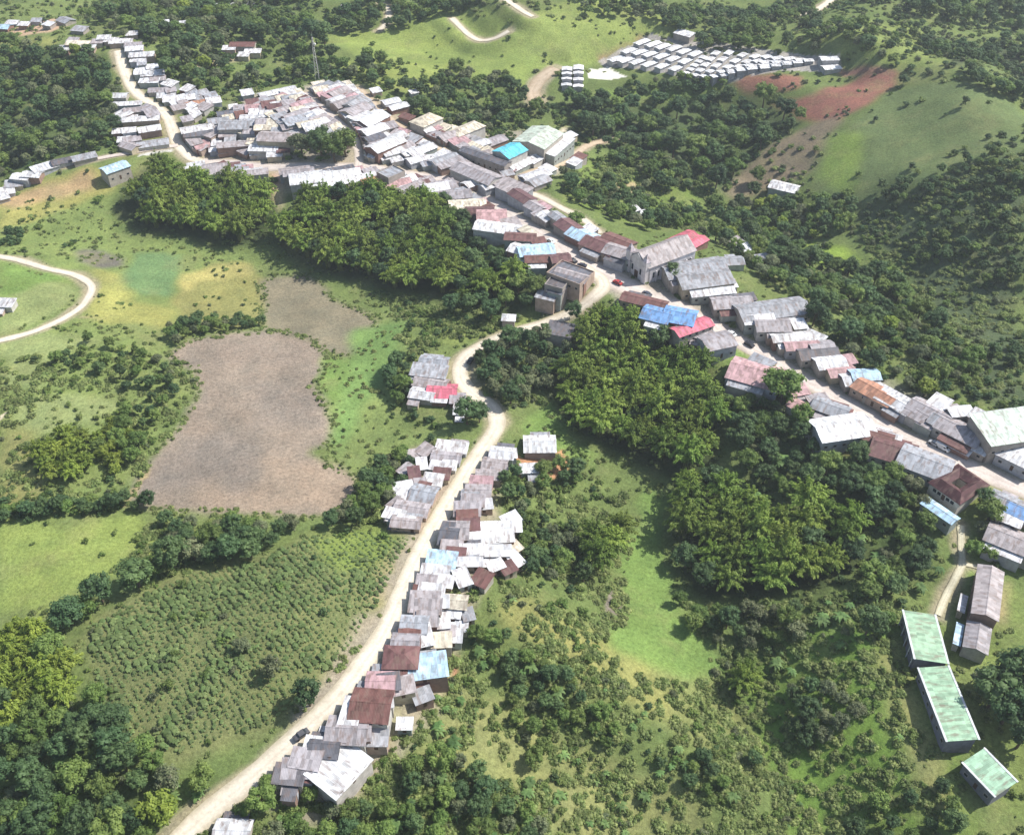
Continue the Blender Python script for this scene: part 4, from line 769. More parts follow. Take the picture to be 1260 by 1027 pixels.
# vehicles on the streets
def make_car(kind):
    r = empty(kind, (0, 0, 0)); mb = MB()
    if kind == 'car':
        prof = [(-2.1,.35),(-2.1,.85),(-1.7,.98),(-1.25,1.0),(-.75,1.45),(.75,1.47),(1.35,1.0),(2.0,.88),(2.15,.6),(2.1,.35)]; hw = .86; gl = ((-1.15,1.2),(1.42,))
    else:
        prof = [(-2.6,.5),(-2.6,1.9),(-2.55,2.05),(.5,2.05),(.55,1.95),(1.1,1.95),(1.7,1.25),(2.4,1.15),(2.5,.8),(2.5,.45)]; hw = .95; gl = None
    n = len(prof); V = [(x, -hw * (1 if z < 1.05 else .88), z) for x, z in prof] + [(x, hw * (1 if z < 1.05 else .88), z) for x, z in prof]
    mb.add(V, [tuple(range(n)), tuple(range(2 * n - 1, n - 1, -1))] + [(i, i + n, (i + 1) % n + n, (i + 1) % n) for i in range(n)])
    body = link('body', mb.mesh('body', M['carpaint']), r)
    mb = MB()
    if kind == 'car':
        mb.add([(-1.18,-.6,1.06),(-1.18,.6,1.06),(-.80,.6,1.42),(-.80,-.6,1.42)], [(0,1,2,3)]); mb.add([(1.30,-.6,1.08),(1.30,.6,1.08),(.83,.6,1.45),(.83,-.6,1.45)], [(0,1,2,3)])
        for s in (-1, 1): mb.box(-.9, 1.0, min(s*.80, s*.86), max(s*.80, s*.86), 1.06, 1.36)
    else:
        mb.add([(1.68,-.7,1.30),(1.68,.7,1.30),(1.17,.7,1.90),(1.17,-.7,1.90)], [(0,1,2,3)])
        for s in (-1, 1): mb.box(.5, 1.25, min(s*.85, s*.90), max(s*.85, s*.90), 1.25, 1.75)
    V = [(x + .03 * (1 if x > 0 else -1), y, z + .02) for x, y, z in mb.V]; mb.V = V; link('windscreen', mb.mesh('windscreen', M['glass']), r)
    for sx in (-1, 1):
        for s in (-1, 1):
            mb = MB(); x0 = sx * (1.3 if kind == 'car' else 1.6); mb.tube([(x0, s * (hw - .18), .36), (x0, s * (hw + .03), .36)], [.36, .36], 12); link('wheel', mb.mesh('wheel', M['tyre']), r)
    return r
def copy_tree(o, parent=None):
    c = o.copy(); COL.objects.link(c); c.parent = parent
    for ch in o.children: copy_tree(ch, c)
    return c
CARS = [('car',705,321,(1,.55),(.03,.03,.04),'dark car parked on the plaza street beside red-brown roofs'), ('car',716,327,(1,.2),(.05,.05,.07),'dark car beside the start of the lower road'),
 ('car',760,348,(1,.5),(.4,.05,.05),'red car on the plaza street in front of the church'), ('car',796,362,(1,.5),(.06,.07,.1),'dark blue car parked past the church plaza'),
 ('car',678,297,(1,.55),(.75,.75,.75),'white car on main street opposite the pale blue roofs'), ('van',1166,545,(1,.4),(.78,.78,.78),'white van parked beside the light grey roof on main street'),
 ('van',1160,551,(1,.55),(.8,.8,.8),'white van driving behind the parked white van'), ('car',1150,546,(1,.5),(.45,.46,.48),'silver car nearest the courtyard building on main street'),
 ('car',900,411,(1,.6),(.7,.7,.7),'pale car beside the bright pink roof on main street'), ('car',922,424,(1,.6),(.04,.04,.05),'dark car beside the small green lot on main street'),
 ('car',371,904,(1,-.75),(.10,.10,.11),'dark car at the lower road opposite the warehouse'), ('car',579,444,(.6,-1),(.06,.06,.06),'dark car on the road bend above the pink roof')]
proto = {}
for kind, px, py, d, col, lab in CARS:
    if kind not in proto: proto[kind] = o = make_car(kind)
    else: o = copy_tree(proto[kind])
    x, y = at(px, py, .5); o.location = (x, y, float(H(x, y)) + .14); o.rotation_euler = (0, 0, seg_ang(px, py, *d)); tag(o, lab, kind, 'vehicles on the village streets')
    for ch in o.children:
        if ch.name.startswith('body'): ch.color = (*col, 1)

#VEG-BEGIN
# ------------------------------------------------------------------ plant prototypes
def cards(cen, nrm, L, W, r, curl=0.0):
    """leaf sprays: one quad each, lying across nrm"""
    n = len(cen); nrm = nrm / (np.linalg.norm(nrm, axis=1)[:, None] + 1e-9)
    a = r.normal(size=(n, 3)); a -= nrm * (a * nrm).sum(1)[:, None]; a /= np.linalg.norm(a, axis=1)[:, None] + 1e-9; b_ = np.cross(nrm, a)
    L = np.broadcast_to(L, n)[:, None]; W = np.broadcast_to(W, n)[:, None]
    V = np.stack([cen - a * L, cen - b_ * W, cen + a * L, cen + b_ * W], 1).reshape(-1, 3)
    Fq = np.arange(n * 4).reshape(n, 4); return V, Fq
def blob(r, c, rad, sub=1):
    t = (1 + 5 ** .5) / 2
    v = np.array([(-1,t,0),(1,t,0),(-1,-t,0),(1,-t,0),(0,-1,t),(0,1,t),(0,-1,-t),(0,1,-t),(t,0,-1),(t,0,1),(-t,0,-1),(-t,0,1)], float); v /= np.linalg.norm(v[0])
    f = np.array([(0,11,5),(0,5,1),(0,1,7),(0,7,10),(0,10,11),(1,5,9),(5,11,4),(11,10,2),(10,7,6),(7,1,8),(3,9,4),(3,4,2),(3,2,6),(3,6,8),(3,8,9),(4,9,5),(2,4,11),(6,2,10),(8,6,7),(9,8,1)])
    return v * rad * (1 + r.uniform(-.2, .2, (12, 1))) + c, f
def crown_mesh(name, seed, R, Hh, z0, nl, lr, leaf, per, mat, flat=.8, tall=1.0):
    r = np.random.default_rng(seed); Vs, Q, T = [], [], []; n = 0
    cz = (z0 + Hh) / 2; hz = (Hh - z0) / 2; lobes = []
    for k in range(nl):
        for _ in range(30):
            d = r.normal(size=3); d /= np.linalg.norm(d); d[2] = abs(d[2]) if r.random() < .72 else d[2]
            rr = r.uniform(.45, .85); p = np.array([d[0] * R * rr, d[1] * R * rr, cz + d[2] * hz * rr * tall])
            if all(np.linalg.norm(p - q) > lr * .75 for q, _ in lobes): break
        lobes.append((p, lr * r.uniform(.65, 1.2)))
    for p, l in lobes:
        v, f = blob(r, p, l * .74); v[:, 2] = p[2] + (v[:, 2] - p[2]) * flat; Vs.append(v); T.append(f + n); n += len(v)
        m = int(per * (l / lr) ** 2); d = r.normal(size=(m, 3)); d /= np.linalg.norm(d, axis=1)[:, None]; d[:, 2] = np.where(r.random(m) < .6, np.abs(d[:, 2]), d[:, 2])
        c = p + d * l * r.uniform(.75, 1.12, (m, 1)) * np.array([1, 1, flat]); nn = d + r.normal(size=(m, 3)) * .5 + np.array([0, 0, .45])
        V, q = cards(c, nn, leaf * r.uniform(.6, 1.25, m), leaf * r.uniform(.35, .7, m), r); Vs.append(V); Q.append(q + n); n += len(V)
    return mesh_np(name, np.concatenate(Vs), [np.concatenate(T), np.concatenate(Q)], mat)
def trunk_mesh(seed, Hh, R, r0):
    r = random.Random(seed); mb = MB(); lean = (r.uniform(-.5, .5), r.uniform(-.5, .5)); f = Hh * .5
    mb.tube([(0, 0, -.4), (lean[0] * .3, lean[1] * .3, f * .5), (lean[0], lean[1], f), (lean[0] * 1.5, lean[1] * 1.5, Hh * .78)], [r0 * 1.25, r0, r0 * .75, r0 * .3], 7)
    for k in range(5):
        a = k * 1.26 + r.uniform(-.3, .3); q = f * r.uniform(.7, 1.1); e = R * r.uniform(.45, .75)
        mb.tube([(lean[0] * q / f, lean[1] * q / f, q), (lean[0] + math.cos(a) * e * .5, lean[1] + math.sin(a) * e * .5, q + Hh * .14), (lean[0] + math.cos(a) * e, lean[1] + math.sin(a) * e, q + Hh * .24)], [r0 * .5, r0 * .35, r0 * .12], 5)
    return mb.mesh('trunk', M['bark'])
def bamboo_mesh(seed, mat, nc=30, Hh=14, spread=5.8):
    """plumes of arching culms; returns foliage mesh and culm mesh"""
    r = np.random.default_rng(seed); Vs, Q, T = [], [], []; n = 0; mb = MB()
    for k in range(nc):
        a = k * 2.39996 + r.uniform(-.25, .25); q = math.sqrt((k + .5) / nc); dx, dy = math.cos(a), math.sin(a); hh = Hh * r.uniform(.78, 1.1) * (1 - .18 * q); sp = spread * q * r.uniform(.8, 1.2)
        def pos(t): return np.array([dx * (1.0 * q + sp * t ** 2.4), dy * (1.0 * q + sp * t ** 2.4), hh * (t - .36 * q * t ** 5)])
        if k % 2 == 0: mb.tube([pos(t) for t in (0, .3, .55, .75, .9)], [.11, .10, .08, .05, .02], 4)
        m = 115; t = .34 + .68 * r.random(m) ** .75; P_ = np.array([pos(x) for x in t]); wd = .88 * np.sin(np.clip((t - .26) / .80, 0, 1) * math.pi) ** .6 + .06
        off = r.normal(size=(m, 3)) * wd[:, None] * np.array([.50, .50, .34]); tang = np.array([dx, dy, -.75]) * (.4 + q) + r.normal(size=(m, 3)) * .42; tang /= np.linalg.norm(tang, axis=1)[:, None]
        c = P_ + off; up = np.array([0, 0, 1.0]) + r.normal(size=(m, 3)) * .35
        sd = np.cross(tang, up); sd /= np.linalg.norm(sd, axis=1)[:, None] + 1e-9
        Lf = r.uniform(.38, .80, m)[:, None]; Wf = r.uniform(.12, .24, m)[:, None]
        V = np.stack([c - tang * Lf * .5, c - sd * Wf, c + tang * Lf, c + sd * Wf], 1).reshape(-1, 3); Vs.append(V); Q.append(np.arange(m * 4).reshape(m, 4) + n); n += len(V)
        for t_ in (.50, .66, .80):
            v, f = blob(r, pos(t_), .60 if t_ < .8 else .42); Vs.append(v); T.append(f + n); n += len(v)
    return mesh_np('foliage', np.concatenate(Vs), [np.concatenate(T), np.concatenate(Q)], mat), mb.mesh('culms', M['culm'])
def bush_mesh(seed, mat, R=1.6, Hh=1.7, nl=6, leaf=.30, per=34): return crown_mesh('shrub', seed, R, Hh, -.3, nl, R * .48, leaf, per, mat, .8)
def banana_mesh(seed, mat, nl=9, L=2.1, Hh=2.4, heads=1):
    r = np.random.default_rng(seed); Vs, Q = [], []; n = 0
    for h_ in range(heads):
        ox, oy = (r.uniform(-1.2, 1.2), r.uniform(-1.2, 1.2)) if h_ else (0, 0)
        for k in range(nl):
            a = k * 2.4 + r.uniform(-.3, .3); d = np.array([math.cos(a), math.sin(a)]); s = np.array([-d[1], d[0]]); l = L * r.uniform(.8, 1.15); hz = Hh * r.uniform(.85, 1.1); pts = []
            for t in (0, .35, .7, 1.0):
                x = d * l * t; z = hz + l * (.62 * t - .95 * t * t); w = .34 * math.sin(min(1, t + .12) * math.pi * .92) + .03
                pts += [(ox + x[0] - s[0] * w, oy + x[1] - s[1] * w, z - .05), (ox + x[0] + s[0] * w, oy + x[1] + s[1] * w, z - .05)]
            Vs.append(np.array(pts)); Q += [(n, n + 1, n + 3, n + 2), (n + 2, n + 3, n + 5, n + 4), (n + 4, n + 5, n + 7, n + 6)]; n += 8
    return mesh_np('plantain', np.concatenate(Vs), np.array(Q), mat)

TREES = []  # (crown, trunk, radius, height, tone key)
def tv(key, mat, seed, R, Hh, z0, nl, lr, leaf=.42, per=46, flat=.8, r0=.28):
    TREES.append((crown_mesh('crown', seed, R, Hh, z0, nl, lr, leaf, per, mat, flat), trunk_mesh(seed, Hh, R, r0), R, Hh, key))
for i in range(3): tv('leaf', M['leaf'], 10 + i, 4.2 + .3 * i, 8.5 + i * .6, 2.2, 24, 1.5)
for i in range(3): tv('dark', M['leafdark'], 20 + i, 4.4 + .2 * i, 9.5 + i, 2.0, 26, 1.55, .40)
for i in range(2): tv('grey', M['leafgrey'], 30 + i, 3.9, 7.2, 1.6, 20, 1.35, .38)
tv('yellow', M['leafyellow'], 41, 4.0, 7.5, 1.8, 22, 1.4, .42)
tv('cypress', M['leafdark'], 51, 1.3, 9.5, .6, 20, .9, .3, 34)
KEYS = defaultdict(list)
for i, t in enumerate(TREES): KEYS[t[4]].append(i)
BAM = [(bamboo_mesh(60 + i, M['bamboo'], 30 + 3 * i), 'green') for i in range(4)] + [(bamboo_mesh(70 + i, M['bambooyellow'], 26, 10, 4.2), 'yellow') for i in range(2)]
BUSH = [bush_mesh(80, M['scrub']), bush_mesh(81, M['leaf'], 1.8, 2.0, 7), bush_mesh(82, M['leafdark'], 1.7, 2.2, 7), bush_mesh(83, M['leafgrey'], 1.6, 1.5, 6), bush_mesh(84, M['leafyellow'], 1.7, 1.8, 6), bush_mesh(85, M['herb'], 2.2, .62, 11, .24, 24)]
BAN = [banana_mesh(90, M['banana'], 9, 2.1, 2.4, 1), banana_mesh(91, M['banana'], 8, 2.0, 2.6, 3), banana_mesh(92, M['crop'], 8, 1.05, .75, 1), banana_mesh(93, M['crop'], 7, .95, .9, 2)]

# ------------------------------------------------------------------ where plants stand
RDP = [(np.array(P[::3] + [P[-1]]), w) for _, w, P in ROADS]
FT = np.array(FOOT)
def road_gap(x, y):
    g = np.full(np.shape(x), 1e9)
    for P, w in RDP: g = np.minimum(g, seg_dist(x, y, list(P)) - w / 2)
    return g
def house_gap(x, y):
    x = np.asarray(x); y = np.asarray(y); g = np.full(x.shape, 1e9)
    for fx, fy, fr in FT: g = np.minimum(g, np.hypot(x - fx, y - fy) - fr * .82)
    return g
cells = defaultdict(list)
def far_enough(x, y, r):
    cx, cy = int(x // 12), int(y // 12)
    for i in (-1, 0, 1):
        for j in (-1, 0, 1):
            for (a, b_, q) in cells[(cx + i, cy + j)]:
                if (a - x) ** 2 + (b_ - y) ** 2 < ((r + q) / 2) ** 2: return False
    return True
PL = []   # plants to stand alone: dict
def scatter_in(px, spacing, kinds, scale, phrase, n_try=22, prob=1.0, patchy=0):
    poly = wpoly(px); lo, hi = poly.min(0), poly.max(0); area = (hi - lo).prod(); n = int(area / spacing ** 2 * n_try / 2)
    x = rng.uniform(lo[0], hi[0], n); y = rng.uniform(lo[1], hi[1], n); m = inside(x, y, poly); inset = (3.2 if kinds[0][0].startswith('bamboo') else 1.2) * scale[0]; m &= seg_dist(x, y, list(poly) + [poly[0]]) > inset
    if patchy: m &= lattice_noise(x, y, 22, 555) > patchy
    x, y = x[m], y[m]; rg = road_gap(x, y); hg = house_gap(x, y); ok = (rg > 2.6 * scale[0]) & (hg > 1.8 * scale[0]); x, y = x[ok], y[ok]
    ks = [k for k, _ in kinds]; ps = np.array([p for _, p in kinds], float); ps /= ps.sum(); c = 0
    for a, b_ in zip(x, y):
        if rng.random() > prob: continue
        s = rng.uniform(*scale)
        if far_enough(a, b_, spacing * s):
            k = ks[rng.choice(len(ks), p=ps)]; cells[(int(a // 12), int(b_ // 12))].append((a, b_, spacing * s)); PL.append([a, b_, s, k, phrase]); c += 1
    return c
MIX = [('leaf', 3), ('dark', 3), ('grey', 1)]; DK = [('dark', 5), ('leaf', 2)]; FW = [('leaf', 4), ('dark', 3), ('grey', 2), ('yellow', .25)]; BG = [('bamboo', 1)]; BM = [('bamboo', 5), ('dark', 1)]
def one(px, py, s, k, phrase):
    a, b_ = at(px, py); cells[(int(a // 12), int(b_ // 12))].append((a, b_, 5 * s)); PL.append([a, b_, s, k, phrase])
for px, py, s, k, ph in [
 (931,226,1.0,'cypress','on the tan slope above the east wood'), (709,277,.85,'cypress','beside main street near the pale blue roof'),
 (372,192,1.7,'grey','of the park trees in the town centre'), (396,195,1.6,'dark','of the park trees in the town centre'), (425,193,1.7,'leaf','of the park trees in the town centre'), (412,200,1.3,'leaf','of the park trees in the town centre'),
 (385,58,1.5,'dark','beside the radio mast'), (400,60,1.4,'dark','beside the radio mast'), (1230,175,.6,'dark','on the open east hill'), (1186,131,.5,'dark','on the open east hill'), (1110,105,.6,'dark','on the open east hill'), (1083,235,.6,'dark','on the open east hill'),
 (735,700,1.0,'bamboo','at the field strip behind the white sheds'), (752,680,1.0,'bamboo','at the field strip behind the white sheds'), (728,672,.9,'bamboo','at the field strip behind the white sheds'), (763,660,.85,'bamboo','at the field strip behind the white sheds'),
 (912,850,.8,'bamboo','standing alone below the lower grove'), (918,838,.7,'bamboo','standing alone below the lower grove'),
 (172,722,1.2,'dark','in the hedgerow along the yellow meadow'), (215,700,1.15,'dark','in the hedgerow along the yellow meadow'), (128,742,1.1,'dark','in the hedgerow along the yellow meadow'), (90,768,1.0,'dark','in the hedgerow along the yellow meadow'),(190,712,.8,'leaf','in the hedgerow along the yellow meadow'),(108,757,.8,'leaf','in the hedgerow along the yellow meadow'),(240,690,1.1,'grey','in the hedgerow along the yellow meadow'),(262,690,.8,'dark','in the hedgerow along the yellow meadow'),(285,688,.9,'dark','in the hedgerow along the yellow meadow'),(310,685,.8,'dark','in the hedgerow along the yellow meadow'),
 (10,880,.9,'dark','beside the yellow bamboo'), (382,868,.9,'dark','at the low end of the crop field'), (1215,870,1.5,'dark','east of the school blocks'), (1240,850,1.5,'dark','east of the school blocks'), (1232,890,1.4,'dark','east of the school blocks'), (1255,880,1.3,'leaf','east of the school blocks'), (1205,850,1.0,'grey','east of the school blocks'), (1250,920,1.1,'dark','east of the school blocks'),
 (1065,780,1.0,'dark','above the school slope'), (1207,622,.7,'dark','beside the courtyard building'), (1215,640,.9,'leaf','beside the courtyard building'), (960,495,1.6,'leaf','behind the dusty pink roof'), (575,522,1.1,'dark','at the bend opposite the pink roof'), (628,498,1.0,'dark','at the bend opposite the pink roof'), (590,520,.9,'dark','at the bend opposite the pink roof'),
 (826,346,.8,'dark','between church and the long grey roofs'), (833,352,.7,'leaf','between church and the long grey roofs'), (706,395,.8,'dark','beside the tall grey group'), (200,1008,1.2,'yellow','beside the bottom of lower road'), (335,830,.8,'grey','in the crop field'), (300,800,.6,'grey','in the crop field')]:
    one(px, py, s, k, ph)
HEADS = []
for a in [
 ([(156,266),(174,234),(190,214),(216,210),(262,232),(320,232),(345,245),(338,272),(322,298),(290,304),(232,292),(178,282)], 6.0, BG + [('dark', .10)], (.9, 1.25), 'of the west bamboo grove'),
 ([(335,298),(352,272),(392,243),(450,243),(515,238),(540,262),(560,300),(575,340),(560,372),(520,362),(470,358),(420,340),(372,330)], 6.0, BM, (.9, 1.25), 'of the middle bamboo grove'),
 ([(540,242),(560,248),(590,300),(622,325),(652,345),(665,365),(650,385),(600,398),(545,388),(560,345)], 6.2, DK + [('bamboo', 2)], (.75, 1.1), 'in the wood below main street'),
 ([(708,388),(760,380),(800,412),(850,440),(876,465),(893,505),(885,560),(868,600),(822,590),(790,575),(765,560),(720,535),(690,520),(682,485),(706,440)], 6.0, BG + [('dark', .1)], (.85, 1.2), 'of the central bamboo grove'),
 ([(825,600),(880,590),(940,640),(1000,620),(1050,630),(1085,655),(1055,700),(1000,732),(940,735),(870,735),(830,715),(825,660)], 6.0, BG + [('dark', .15)], (.9, 1.25), 'of the lower bamboo grove'),
 ([(885,465),(960,478),(1010,525),(1095,570),(1135,605),(1150,650),(1145,700),(1110,735),(1060,740),(1085,665),(1040,618),(1000,610),(930,610),(895,560)], 6.0, MIX, (.55, 1.0), 'in the wood behind the grove side houses'),
 ([(590,430),(640,407),(690,410),(702,440),(682,480),(640,500),(612,495),(588,460)], 5.4, [('grey', 3), ('dark', 2)], (.5, .9), 'inside the road bend'),
 ([(40,595),(45,555),(75,535),(110,540),(120,575),(85,600)], 5.2, [('bambooyellow', 1)], (.7, .95), 'west of the ploughed field'),
 ([(110,545),(150,520),(178,540),(178,570),(130,592)], 5.6, [('yellow', 2), ('leaf', 2), ('bambooyellow', 2)], (.6, .85), 'west of the ploughed field'),
 ([(-15,790),(50,775),(95,800),(112,850),(70,900),(-15,905)], 5.0, [('bambooyellow', 3), ('leaf', 1)], (.8, 1.1), 'in the bright thicket at the west corner'),
 ([(-20,905),(60,895),(118,850),(140,885),(225,955),(290,945),(240,985),(190,1045),(-20,1045)], 6.0, MIX, (.6, 1.05), 'in the wood below the crop field'),
 ([(195,640),(260,645),(330,650),(372,650),(350,668),(250,695),(215,700)], 5.5, MIX, (.5, .85), 'between ploughed field and crop field'),
 ([(-10,632),(60,620),(110,618),(190,618),(190,628),(110,634),(0,645)], 5.0, DK, (.4, .65), 'in the hedge above the yellow meadow'),
 ([(60,430),(110,420),(200,440),(235,470),(215,505),(180,540),(150,510),(150,470),(70,460)], 9.0, MIX, (.35, .6), 'on the pasture west of the ploughed field', 14, 1, .50),
 ([(205,405),(280,395),(330,400),(300,408),(235,418),(210,430)], 5.5, MIX, (.4, .65), 'along the top of the ploughed field'),
 ([(0,60),(60,65),(120,70),(150,115),(148,165),(130,185),(60,195),(-10,222),(-10,60)], 7.0, FW, (.6, 1.3), 'in the north-west wood', 16, 1, .30),
 ([(100,22),(200,-5),(390,-5),(400,30),(380,70),(300,85),(215,100),(190,85),(200,60),(150,50)], 7.0, FW, (.5, 1.3), 'in the far north wood', 16, 1, .42),
 ([(210,85),(380,70),(480,80),(490,120),(430,98),(380,100),(330,105),(300,112),(230,112)], 6.6, FW, (.5, 1.2), 'behind the north edge of town', 16, 1, .36),
 ([(480,120),(560,92),(620,95),(655,120),(665,150),(620,162),(575,158),(520,150)], 6.6, FW, (.5, 1.25), 'between town and the green hill', 16, 1, .2),
 ([(695,125),(780,118),(860,122),(930,122),(985,150),(960,175),(920,200),(885,240),(845,205),(785,195),(710,168)], 7.0, DK, (.6, 1.45), 'in the dark wood below the housing scheme', 16, 1, .12),
 ([(690,215),(770,190),(840,212),(880,250),(855,280),(790,288),(740,268),(695,240)], 6.4, MIX, (.5, .85), 'in the hollow north of the church', 14, 1, .42),
 ([(868,262),(925,242),(1045,245),(1055,280),(985,300),(900,290)], 5.8, MIX + [('yellow', 1)], (.6, .95), 'round the white farmhouse'),
 ([(860,290),(950,300),(1045,335),(1100,355),(1180,430),(1215,490),(1140,492),(1070,455),(1000,405),(940,345)], 6.6, FW, (.5, 1.2), 'in the east wood above main street', 16, 1, .10),
 ([(1035,-5),(1270,-5),(1270,40),(1200,35),(1130,22),(1070,22)], 7.0, DK, (.8, 1.2), 'in the farthest north-east wood', 16, 1, .45),
 ([(1180,82),(1225,108),(1265,115),(1265,128),(1215,118),(1190,100)], 6.0, DK, (.5, .9), 'in the gully of the east hill'), ([(1120,40),(1270,55),(1270,95),(1180,75),(1120,50)], 7.0, DK, (.5, .9), 'on the far eastern ridge', 14, 1, .4),
 ([(850,62),(900,35),(1000,30),(1100,60),(1100,85),(1035,65),(960,62)], 7.0, FW, (.5, 1.1), 'behind the white terraces', 14, 1, .48), ([(700,0),(1000,-5),(1000,20),(880,45),(800,35),(720,20)], 7.0, MIX, (.5, .9), 'on the far ridge behind the terraces', 14, 1, .38),
 ([(400,30),(470,-5),(620,-5),(560,20),(480,40),(430,45)], 6.4, DK, (.6, 1.0), 'on the far hilltop by the tracks'), ([(760,98),(860,95),(930,112),(900,122),(780,118)], 6, MIX, (.4, .7), 'just below the terraces', 14, 1, .45),
 ([(1040,255),(1150,215),(1265,170),(1265,330),(1200,290),(1130,265),(1060,285)], 7.0, DK, (.3, .6), 'on the dark slope of the east hill', 8, 1, .62), ([(1100,290),(1270,330),(1270,500),(1215,490),(1180,420),(1120,350)], 6.6, DK, (.35, .7), 'on the far east slope', 8, 1, .60),  # dark-leaved trees on ground coloured darker than the open hill
 ([(470,475),(484,448),(500,442),(502,475),(500,498),(485,500)], 5.2, DK, (.5, .9), 'behind the houses at the bend'),
 ([(435,615),(470,575),(515,550),(525,570),(500,600),(475,630),(440,650),(400,650)], 5.2, MIX, (.45, .8), 'behind the field side houses'),
 ([(620,590),(700,570),(750,600),(770,640),(720,690),(740,770),(700,740),(640,700),(640,650),(610,620)], 6.0, MIX, (.4, .75), 'behind the valley side houses', 16, 1, .45),
 ([(575,770),(620,780),(700,830),(750,890),(880,940),(920,990),(860,975),(760,930),(690,890),(610,830),(580,800)], 6.5, DK + [('leaf', 2)], (.35, .65), 'in the dark band down the lower slope', 16, 1, .25),
 ([(830,740),(900,745),(990,745),(1000,790),(920,800),(850,790),(830,770)], 5.8, MIX + [('grey', 2)], (.5, .9), 'below the lower bamboo grove'),
 ([(965,850),(1020,845),(1055,880),(1030,930),(975,920)], 5.4, [('grey', 2), ('dark', 2)], (.5, .85), 'on the slope west of the school'), ([(1060,760),(1105,760),(1110,790),(1070,800)], 5.6, MIX, (.4, .7), 'on the slope above the school', 14),
 ([(930,900),(1110,880),(1180,1000),(1230,1045),(900,1045)], 8.0, DK, (.35, .7), 'on the bottom slope below the school', 14, 1, .55),
 ([(330,945),(365,970),(470,1000),(500,950),(560,930),(640,990),(700,1045),(290,1045),(310,1000)], 6.0, MIX, (.45, .85), 'around the warehouse', 16, 1, .25),
 ([(1180,650),(1215,650),(1245,690),(1190,690)], 5.5, MIX, (.45, .75), 'beside the concrete path'), ([(560,870),(640,850),(700,900),(640,960),(560,920)], 6.0, MIX, (.35, .65), 'on the slope beyond the warehouse', 14, 1, .4),
]: 
    nn = scatter_in(*a[:5], n_try=(a[5] if len(a) > 5 else 22), patchy=(a[7] if len(a) > 7 else 0))
PL = [p for p in PL if True]
for p in PL:
    z = float(H(p[0], p[1])); dist = math.sqrt(p[0] ** 2 + p[1] ** 2 + (CH - z) ** 2); p += [z, p[2] / dist]; p.append(pix(p[0], p[1], z))
bam = [p for p in PL if p[3].startswith('bamboo')]; trs = [p for p in PL if not p[3].startswith('bamboo')]
def inview(p): u, v = p[7]; return -15 < u < 1275 and -15 < v < 1060
bam.sort(key=lambda p: -p[6]); trs.sort(key=lambda p: -p[6]); 
tv_, bv_ = [p for p in trs if inview(p)], [p for p in bam if inview(p)]
solo_t, rest_t = tv_[:295], tv_[295:]; solo_b, rest_b = bv_[:280], bv_[280:]
print('trees', len(tv_), 'bamboo', len(bv_))
TONE = {'leaf': 'mid green leafy tree', 'dark': 'dark green dense tree', 'grey': 'dull grey-green tree', 'yellow': 'bright yellow-green tree', 'cypress': 'slim dark cypress', 'bamboo': 'feathery bamboo clump', 'bambooyellow': 'yellow-green bamboo clump'}
LAST = {}
def place_plants(lst, cat, group):
    by = defaultdict(list)
    for p in lst: by[(p[4], p[3])].append(p)
    for (ph, k), L_ in by.items():
        # bands front to back, then count from the west inside each band
        nb = 1 if len(L_) <= 9 else (2 if len(L_) <= 20 else (3 if len(L_) <= 36 else 4)); L_.sort(key=lambda p: -p[7][1]); q = -(-len(L_) // nb)
        for bi in range(nb):
            band = sorted(L_[bi * q:(bi + 1) * q], key=lambda p: p[7][0]); bn = {1: [''], 2: ['front row ', 'back row '], 3: ['front row ', 'middle row ', 'back row '], 4: ['front row ', 'second row ', 'third row ', 'back row ']}[nb][bi]
            for n, p in enumerate(band):
                t = TONE[k]; lab = f'{t} {ph}' if len(L_) == 1 else f'{t}, {bn}{ordinal(n+1)} from left {ph}'
                if len(lab.split()) > 16: lab = lab.replace(' dense', '').replace(' leafy', '').replace(' feathery', '')
                x, y, s, _, _, z = p[:6]; r = empty('bamboo_clump' if cat == 'bamboo' else ('cypress_tree' if k == 'cypress' else 'broadleaf_tree'), (x, y, z - .1), rng.uniform(0, 6.28))
                r.scale = (s * rng.uniform(.9, 1.12), s * rng.uniform(.9, 1.12), s * rng.uniform(.88, 1.12)); tag(r, lab, cat, group)
                if cat == 'bamboo':
                    idx = int(rng.integers(0, 4)) if k == 'bamboo' else 4 + int(rng.integers(0, 2)); f, c = BAM[idx][0]; LAST[('b', idx)] = link('foliage', f, r); link('culms', c, r)
                else:
                    idx = KEYS[k][int(rng.integers(0, len(KEYS[k])))]; LAST[('t', idx)] = link('crown', TREES[idx][0], r); link('trunk', TREES[idx][1], r)
place_plants(solo_t, 'tree', 'trees of the valley woods and hedges')
place_plants(solo_b, 'bamboo', 'bamboo clumps of the groves')

